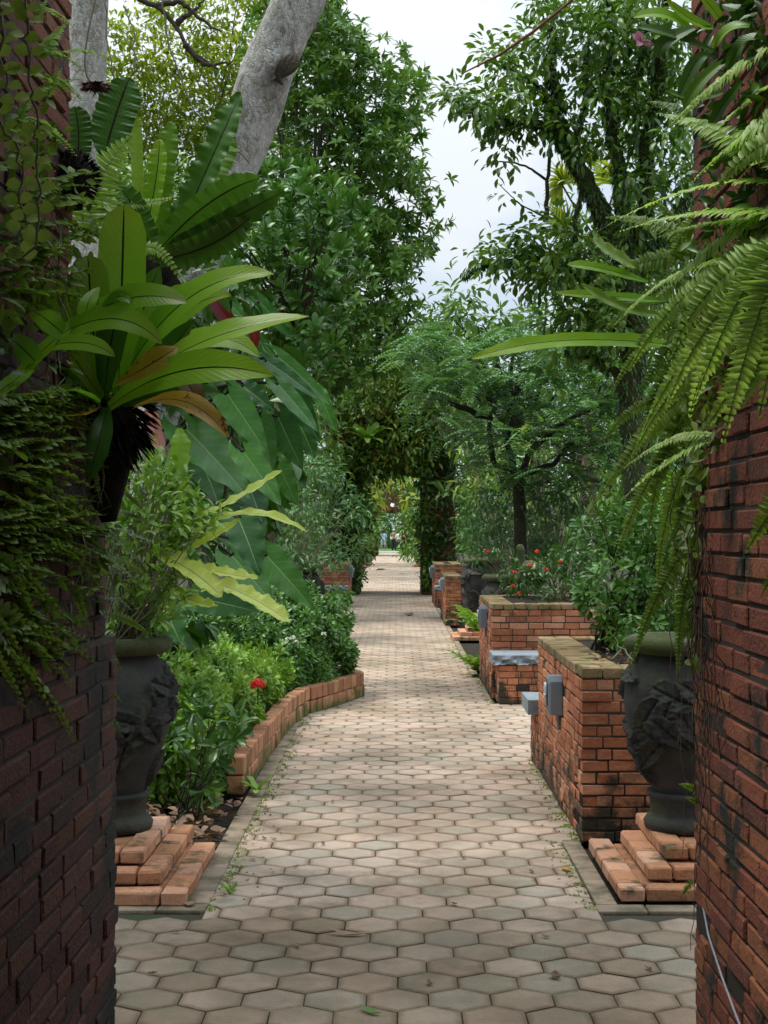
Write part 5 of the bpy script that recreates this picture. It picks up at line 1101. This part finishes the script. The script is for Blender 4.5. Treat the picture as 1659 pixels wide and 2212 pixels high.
fern('mid green sword fern spreading left from the upper right pillar', [
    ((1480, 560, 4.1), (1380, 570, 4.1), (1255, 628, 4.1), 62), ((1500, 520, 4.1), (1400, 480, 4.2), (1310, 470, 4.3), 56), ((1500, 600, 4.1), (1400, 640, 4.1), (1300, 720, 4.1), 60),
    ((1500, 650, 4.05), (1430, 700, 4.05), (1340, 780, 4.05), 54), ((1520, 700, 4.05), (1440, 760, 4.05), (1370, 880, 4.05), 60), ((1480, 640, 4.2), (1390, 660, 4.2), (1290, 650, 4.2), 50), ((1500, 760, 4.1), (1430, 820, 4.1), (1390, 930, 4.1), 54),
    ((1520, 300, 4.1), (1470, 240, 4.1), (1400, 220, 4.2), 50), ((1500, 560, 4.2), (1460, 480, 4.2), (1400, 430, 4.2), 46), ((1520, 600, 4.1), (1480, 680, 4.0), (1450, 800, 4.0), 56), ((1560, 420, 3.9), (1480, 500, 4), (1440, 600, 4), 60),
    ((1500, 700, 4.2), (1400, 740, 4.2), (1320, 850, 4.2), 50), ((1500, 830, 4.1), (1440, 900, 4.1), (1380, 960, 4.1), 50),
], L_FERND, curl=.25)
fern('short fern with a browned tip at the right edge', [((1700, 1080, 2.95), (1650, 1130, 2.95), (1612, 1192, 3.0), 66, (0, -1, .2)), ((1690, 1230, 2.95), (1665, 1250, 2.95), (1645, 1290, 3.0), 40)], L_LIGHT, tipc=None) if False else \
fern('short broad fern tip hanging at the right edge', [((1700, 1060, 2.95), (1655, 1120, 2.95), (1612, 1192, 3.0), 74, (0, -1, .2)), ((1690, 1230, 2.95), (1665, 1250, 2.95), (1645, 1290, 3.0), 40)], L_LIGHT, curl=.15)
fern('tiny fern sprout on the lower right pillar corner', [((1512, 1712, 4.0), (1490, 1700, 3.98), (1468, 1694, 3.98), 26), ((1500, 1905, 4.02), (1485, 1915, 4.0), (1475, 1935, 4.0), 22), ((1520, 1740, 4.0), (1500, 1730, 3.98), (1480, 1722, 3.98), 22)], L_LIGHT)
# nest fern straps on the right
rn = thing('nest_fern', 'sparse nest fern with long strap fronds reaching left from the right pillar', 'fern', tuple(at(1520, 760, 4.1)))
for a_, m_, b_, w, m, rf in (((1500, 752, 4.1), (1230, 735, 4.0), (1018, 776, 3.9), 36, L_NEST, .03), ((1380, 580, 4.1), (1320, 545, 4.05), (1280, 516, 4.0), 34, L_LIGHT, .05), ((1400, 610, 4.1), (1300, 580, 4.05), (1225, 572, 4.0), 24, L_NEST, .02),
                          ((1440, 650, 4.1), (1320, 640, 4.05), (1200, 632, 4.0), 22, L_NEST, .02), ((1430, 680, 4.1), (1340, 660, 4.05), (1255, 612, 4.0), 26, L_LIGHT, .05), ((1500, 400, 4.1), (1560, 405, 4.0), (1680, 412, 3.1), 16, L_DARK, .01)): hero(rn, 'frond', m, a_, m_, b_, w, (0, -1, .5), ruf=rf, rf=26, n=60)
# orchid like straps upper right
orc = thing('orchid', 'orchid with thick strap leaves and a small pink flower at upper right', 'plant', tuple(at(1520, 180, 3.6)))
for a_, m_, b_, w, m in (((1490, 60, 3.7), (1430, 30, 3.7), (1368, 38, 3.7), 30, L_NEST), ((1540, 110, 3.6), (1440, 70, 3.6), (1380, 60, 3.6), 26, L_NESTD), ((1500, 60, 3.6), (1440, 90, 3.6), (1422, 125, 3.6), 36, L_NESTD), ((1640, 60, 3.3), (1580, 60, 3.35), (1540, 105, 3.4), 34, L_NEST),
                         ((1530, 120, 3.6), (1500, 140, 3.6), (1465, 215, 3.6), 32, L_NESTD), ((1570, 130, 3.5), (1510, 180, 3.5), (1478, 240, 3.5), 30, L_LIGHT), ((1570, 60, 3.6), (1540, 20, 3.6), (1500, -30, 3.6), 30, L_NEST), ((1600, 60, 3.4), (1590, 20, 3.4), (1575, -40, 3.4), 38, L_NESTD),
                         ((1650, 90, 3.2), (1610, 90, 3.25), (1570, 150, 3.3), 40, L_NESTD), ((1560, 200, 3.6), (1500, 210, 3.6), (1440, 195, 3.6), 22, L_MID), ((1540, 60, 3.7), (1490, 40, 3.7), (1440, 0, 3.7), 30, L_NEST), ((1600, 180, 3.3), (1560, 230, 3.35), (1530, 280, 3.4), 30, L_NESTD), ((1620, 0, 3.3), (1600, 20, 3.35), (1560, 10, 3.4), 40, L_DARK)):
    hero(orc, 'leaf', m, a_, m_, b_, w, (0, -1, .5), ruf=.004, fold=.2, n=20, prof=np.interp(np.linspace(0, 1, 20), [0, .2, .6, .9, 1], [.4, .8, 1, .6, .05]))
g = G(); c_ = at(1385, 90, 3.7); leaves(g, np.tile(c_, (6, 1)), nrm(rdir(6) * A(1, .3, 1)), np.tile(A(0, -1, .1), (6, 1)), .03, .02, T_OVAL); tube(g, bez(at(1430, 130, 3.7), at(1410, 95, 3.7), c_, 8), .0015, 4); g.build('flower', P_PINK, orc)
# --- left pillar ferns: generated along the pillar face
def facefern(label, uv, n, Lp, w, m, side, dirs, off=.10, **kw):
    fr = []
    kw['rach'] = .0015
    for k in range(n):
        u0 = random.uniform(*uv[0]); v0 = random.uniform(*uv[1]); a = math.radians(random.uniform(*dirs)); l = Lp * random.uniform(.65, 1.2)
        u2 = u0 + math.cos(a) * l; v2 = v0 - math.sin(a) * l + l * .18; um, vm = (u0 + u2) / 2, (v0 + v2) / 2 - l * .10
        Y = (yl if side < 0 else yr)
        lim_ = lambda u, o: float(Y(u)) - o
        fr.append(((u0, v0, lim_(u0, .03)), (um, vm, lim_(um, off)), (u2, v2, lim_(u2, off * .9)), w * random.uniform(.75, 1.15), (0, -1, random.uniform(.1, .9))))
    kw['curl'] = .16; kw['n'] = 17; kw['wr'] = .3; return fern(label, fr, m, **kw)
facefern('dark sword ferns crowding the left pillar below the nest fern', ((-60, 90), (800, 1010)), 26, 200, 50, L_FERNM, -1, (-10, 25), curl=.3)
facefern('dense shaded sword ferns halfway down the left pillar', ((-60, 110), (1010, 1230)), 32, 200, 50, L_FERNM, -1, (-25, 20), curl=.3)
facefern('shaded fern fringe ending above the bare bricks of the left pillar', ((-70, 60), (1190, 1400)), 28, 200, 50, L_FERNM, -1, (-60, 10), curl=.3)
facefern('mixed dark ferns along the inner corner of the left pillar', ((150, 225), (980, 1330)), 16, 100, 30, L_FERND, -1, (-80, 30), curl=.3)
facefern('sword ferns beside the root clump on the upper left pillar', ((-40, 120), (380, 640)), 26, 150, 46, L_FERNM, -1, (-10, 40), curl=.25)
facefern('fine ferns at the very top left corner', ((-20, 110), (0, 330)), 15, 120, 40, L_FERN, -1, (-40, 70), curl=.25)
fern('light fern with evenly spaced leaflets before the upper nest fern', [((196, 520, 4.1), (212, 400, 4.1), (288, 292, 4.1), 170, (0, -1, 0), dict(n=24, wr=.10, fwd=.05, curl=.1)), ((230, 440, 4.2), (300, 440, 4.2), (385, 425, 4.2), 44), ((280, 560, 4.0), (340, 540, 4.0), (410, 640, 4.0), 46)], L_FERN)
fern('small light ferns on the left pillar corner', [((215, 1430, 4.0), (240, 1420, 3.98), (262, 1455, 3.98), 34), ((222, 1560, 4.0), (245, 1560, 3.98), (262, 1590, 3.98), 28), ((220, 1590, 4.0), (235, 1600, 3.98), (240, 1640, 3.98), 30), ((218, 1500, 4.0), (240, 1500, 3.98), (262, 1515, 3.98), 28)], L_LIGHT)
# creeping round leaves + leafy tangle
g = G(); gs = G(); t = thing('creeper', 'string of pale round leaves climbing the top left corner', 'creeper', tuple(at(15, 400, 2.8)))
for u0, n_ in ((12, 30), (45, 12)):
    P = wander(at(u0 + 10, 560, 2.80), at(u0 - 6, -20, 2.76), 40, .006); P[:, 1] -= .02; tube(gs, P, .0025, 5)
    for p_ in P[::2 if n_ > 20 else 3]:
        for s_ in (-1, 1): leaves(g, p_[None], A(s_, -.2, random.uniform(-.3, .6))[None], A(0, -1, .5)[None] + rdir(1) * .3, .032, .03, T_OVAL)
g.build('leaves', L_ROUND, t); gs.build('stem', M_STICK, t)
def tangle(label, poly, Yf, n, L, W, m, T=T_OVAL, off=.06):
    p = samp(poly, n); Y = (yl if Yf < 0 else yr)(p[:, 0]) - RNG.random(n) * off - .015; g = G(); C = atn(p[:, 0], p[:, 1], Y)
    leaves(g, C, rdir(n) * .8 + A(.2 * -Yf, 0, -.4), rdir(n) * .7 + A(0, -1, .5), L * RNG.uniform(.6, 1.3, n), W * RNG.uniform(.7, 1.2, n), T)
    return tag(g.build('creeper', m, origin=tuple(C.mean(0))), label, 'creeper')
tangle('small leaved creeper over the upper left pillar', [(0, 250), (90, 200), (170, 330), (215, 480), (210, 640), (0, 700)], -1, 150, .045, .02, L_FERNM)
tangle('dark small creeper behind the nest fern on the left pillar', [(0, 640), (210, 640), (220, 900), (215, 1300), (120, 1420), (0, 1450)], -1, 240, .04, .016, L_FERND)
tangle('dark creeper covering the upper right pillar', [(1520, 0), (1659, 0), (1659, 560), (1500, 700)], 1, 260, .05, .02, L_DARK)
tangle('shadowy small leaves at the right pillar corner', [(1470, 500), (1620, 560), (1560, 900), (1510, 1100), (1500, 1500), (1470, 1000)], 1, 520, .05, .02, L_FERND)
# hanging roots and vines
def vines(label, us, vs, n, Yf, r=.0016, m=None, amp=.008, out=(0, 40)):
    g = G()
    for k in range(n):
        u = random.uniform(*us); v = random.uniform(*vs); l = random.uniform(150, 520); Y = min(4.06, float((yl if Yf < 0 else yr)(u))) - .03
        tube(g, wander(at(u, v, Y), at(u + random.uniform(-18, 18), v + l, Y - random.uniform(0, .02)), 16, amp), r * random.uniform(.6, 1.6), 4)
    return tag(g.build('hanging_roots', m or M_ROOT, origin=tuple(at(sum(us) / 2, vs[0], 4))), label, 'roots')
vines('brown tangled aerial roots hanging down the right pillar corner', (1468, 1535), (850, 1350), 48, 1, .0013)
vines('thin pale roots trailing across the lower right bricks', (1480, 1560), (1300, 1700), 12, 1, .0012)
vines('thin hanging stems at the inner corner of the left pillar', (90, 225), (350, 1200), 26, -1, .0012, M_STICK, .012)
g = G(); yy = 3.98
tube(g, np.array([at(1523, 1930, yy), at(1540, 2020, 3.75), at(1570, 2110, 3.5), at(1600, 2190, 3.3), at(1625, 2250, 3.1)]) + A(-.012, 0, 0), .003, 6)
tag(g.build('cable', M_SLATE, origin=tuple(at(1523, 1930, yy))), 'thin pale cable running down the lower right pillar', 'cable')
g = G()
for L_ in ([(228, -10), (230, 80), (250, 200), (275, 310)], [(350, -20), (362, 90), (410, 230), (480, 300), (540, 350)], [(265, 10), (290, 60), (290, 150)]):
    P = np.array([at(u, v, 4.6) for u, v in L_]); q = np.linspace(0, 1, 16); tube(g, np.stack([np.interp(q, np.linspace(0, 1, len(P)), P[:, k]) for k in range(3)], 1) + RNG.normal(size=(16, 3)) * .003, .0028, 5)
tag(g.build('vine', M_STICK, origin=tuple(at(350, -20, 4.6))), 'thin bare vines dangling across the pale trunks at upper left', 'vine')
t = thing('dried_flower_head', 'dried dark brown seed head hanging upside down at upper left', 'seed head', tuple(at(205, 200, 4.2)))
g = G(); c_ = at(205, 182, 4.2); n_ = 260; th = RNG.random(n_) * 6.28; D = np.stack([np.cos(th), np.sin(th) * .8, -RNG.random(n_) * .5], 1); leaves(g, c_ + D * .004, D, rdir(n_), .05 * RNG.uniform(.6, 1, n_), .006, T_TINY); g.build('bracts', surf('dark_bract', [(.03, .012, .01), (.2, .12, .1), (.05, .02, .015)], 60, island=.8), t)
g = G(); tube(g, bez(c_, c_ + A(-.03, 0, .08), at(212, -20, 4.2), 14), .003, 5); g.build('stalk', M_STICK, t)
# ---------------------------------------------------------------- fallen leaves
def fallen(label, u, v, L, W, m, curl=.5, Yo=None):
    P0 = at(u, v, 4.33); d = (P0 - A(0, 0, CAMZ)); s_ = (CAMZ - .012) / -d[2]; p = A(0, 0, CAMZ) + d * s_; a = random.random() * 6.28
    g = G(); dr = A(math.cos(a), math.sin(a), 0); si = A(-dr[1], dr[0], 0); Pm = p + si * L * .12 * curl - A(0, 0, .006); blade(g, bez(p - dr * L / 2, Pm, p + dr * L / 2 + A(0, 0, .06 * curl * L), 14), W * 1.3, A(0, 0, 1), n=14, fold=.5, ruf=.05, prof=np.interp(np.linspace(0, 1, 14), [0, .1, .4, .8, 1], [.06, .3, 1, .6, .02]), ns=4)
    return tag(g.build('fallen_leaf', m, origin=tuple(p)), label, 'leaf', 'fallen leaves on the path')
fallen('curled brown strap leaf lying on the near pavers', 752, 2010, .17, .022, L_DRY, 1.6)
fallen('small pale green leaf on the nearest pavers', 800, 2180, .10, .022, L_LIGHT)
fallen('yellowish curled leaf at the right path edge by the plinth', 1225, 1876, .07, .03, L_YEL, 1)
fallen('brown leaf lying on the left end of the path border near the plinth', 415, 1952, .07, .04, L_DRY, 1)
fallen('dark leaf near the lower right of the path', 1205, 2105, .06, .03, L_DRY, 1.2)
fallen('large dead leaf far down the middle of the path', 890, 1329, .32, .15, L_DRY, 1.5)
fallen('dark dead leaf lying before the distant archway', 822, 1231, .5, .2, L_DRY, 1)
for u, v in ((612, 1672), (590, 1810), (572, 1808), (545, 1855), (655, 1560), (575, 1742), (530, 1790), (705, 1590), (800, 1655), (900, 1500), (860, 1400), (1040, 1700), (1190, 1765), (1100, 1635), (930, 1620), (1245, 1790), (720, 1730), (830, 1590), (1000, 1850), (1130, 1545), (905, 1555), (640, 1870),
             (810, 1440), (890, 1440), (850, 1360), (800, 1480), (1060, 1820), (1150, 1880), (490, 1900), (640, 2040), (930, 2120), (1110, 2040), (380, 2010), (330, 2100), (1400, 2090), (1180, 2020), (700, 1820), (770, 1770), (980, 1950)):
    fallen('small brown leaf fragment lying on the pavers', u, v, random.uniform(.03, .055), .016, L_DRY, .8)

def edge_pt():
    y = 5.8 + 24 * random.random() ** 1.6; a_, b_ = lim(y); q = random.random()
    x = a_ + abs(random.gauss(0, .09)) if q < .5 else (b_ - abs(random.gauss(0, .09)) if q < .9 else random.uniform(a_, b_)); return A(x, y, .006)
litter('path_litter', 'fine brown leaf crumbs gathered along the edges of the path', 420, edge_pt, L_DRY, .026)
g = G(); n_ = 900; P = []
for k in range(n_):
    y = 4.2 + 16 * random.random() ** 1.5; a_, b_ = lim(y); P.append((a_ + abs(random.gauss(0, .03)) if random.random() < .5 else b_ - abs(random.gauss(0, .03)), y, -.002))
P = np.array(P); P = P[np.abs(P[:, 0]) < 1.2]; P = np.repeat(P, 5, 0) + RNG.normal(size=(len(P) * 5, 3)) * A(.008, .008, 0)
leaves(g, P, rdir(len(P)) * .7 + A(0, 0, 1), rdir(len(P)), .014, .007, T_TINY); tag(g.build('moss', L_FERNM), 'tiny moss and weed tufts rooted along the path edges', 'moss', kind='stuff')
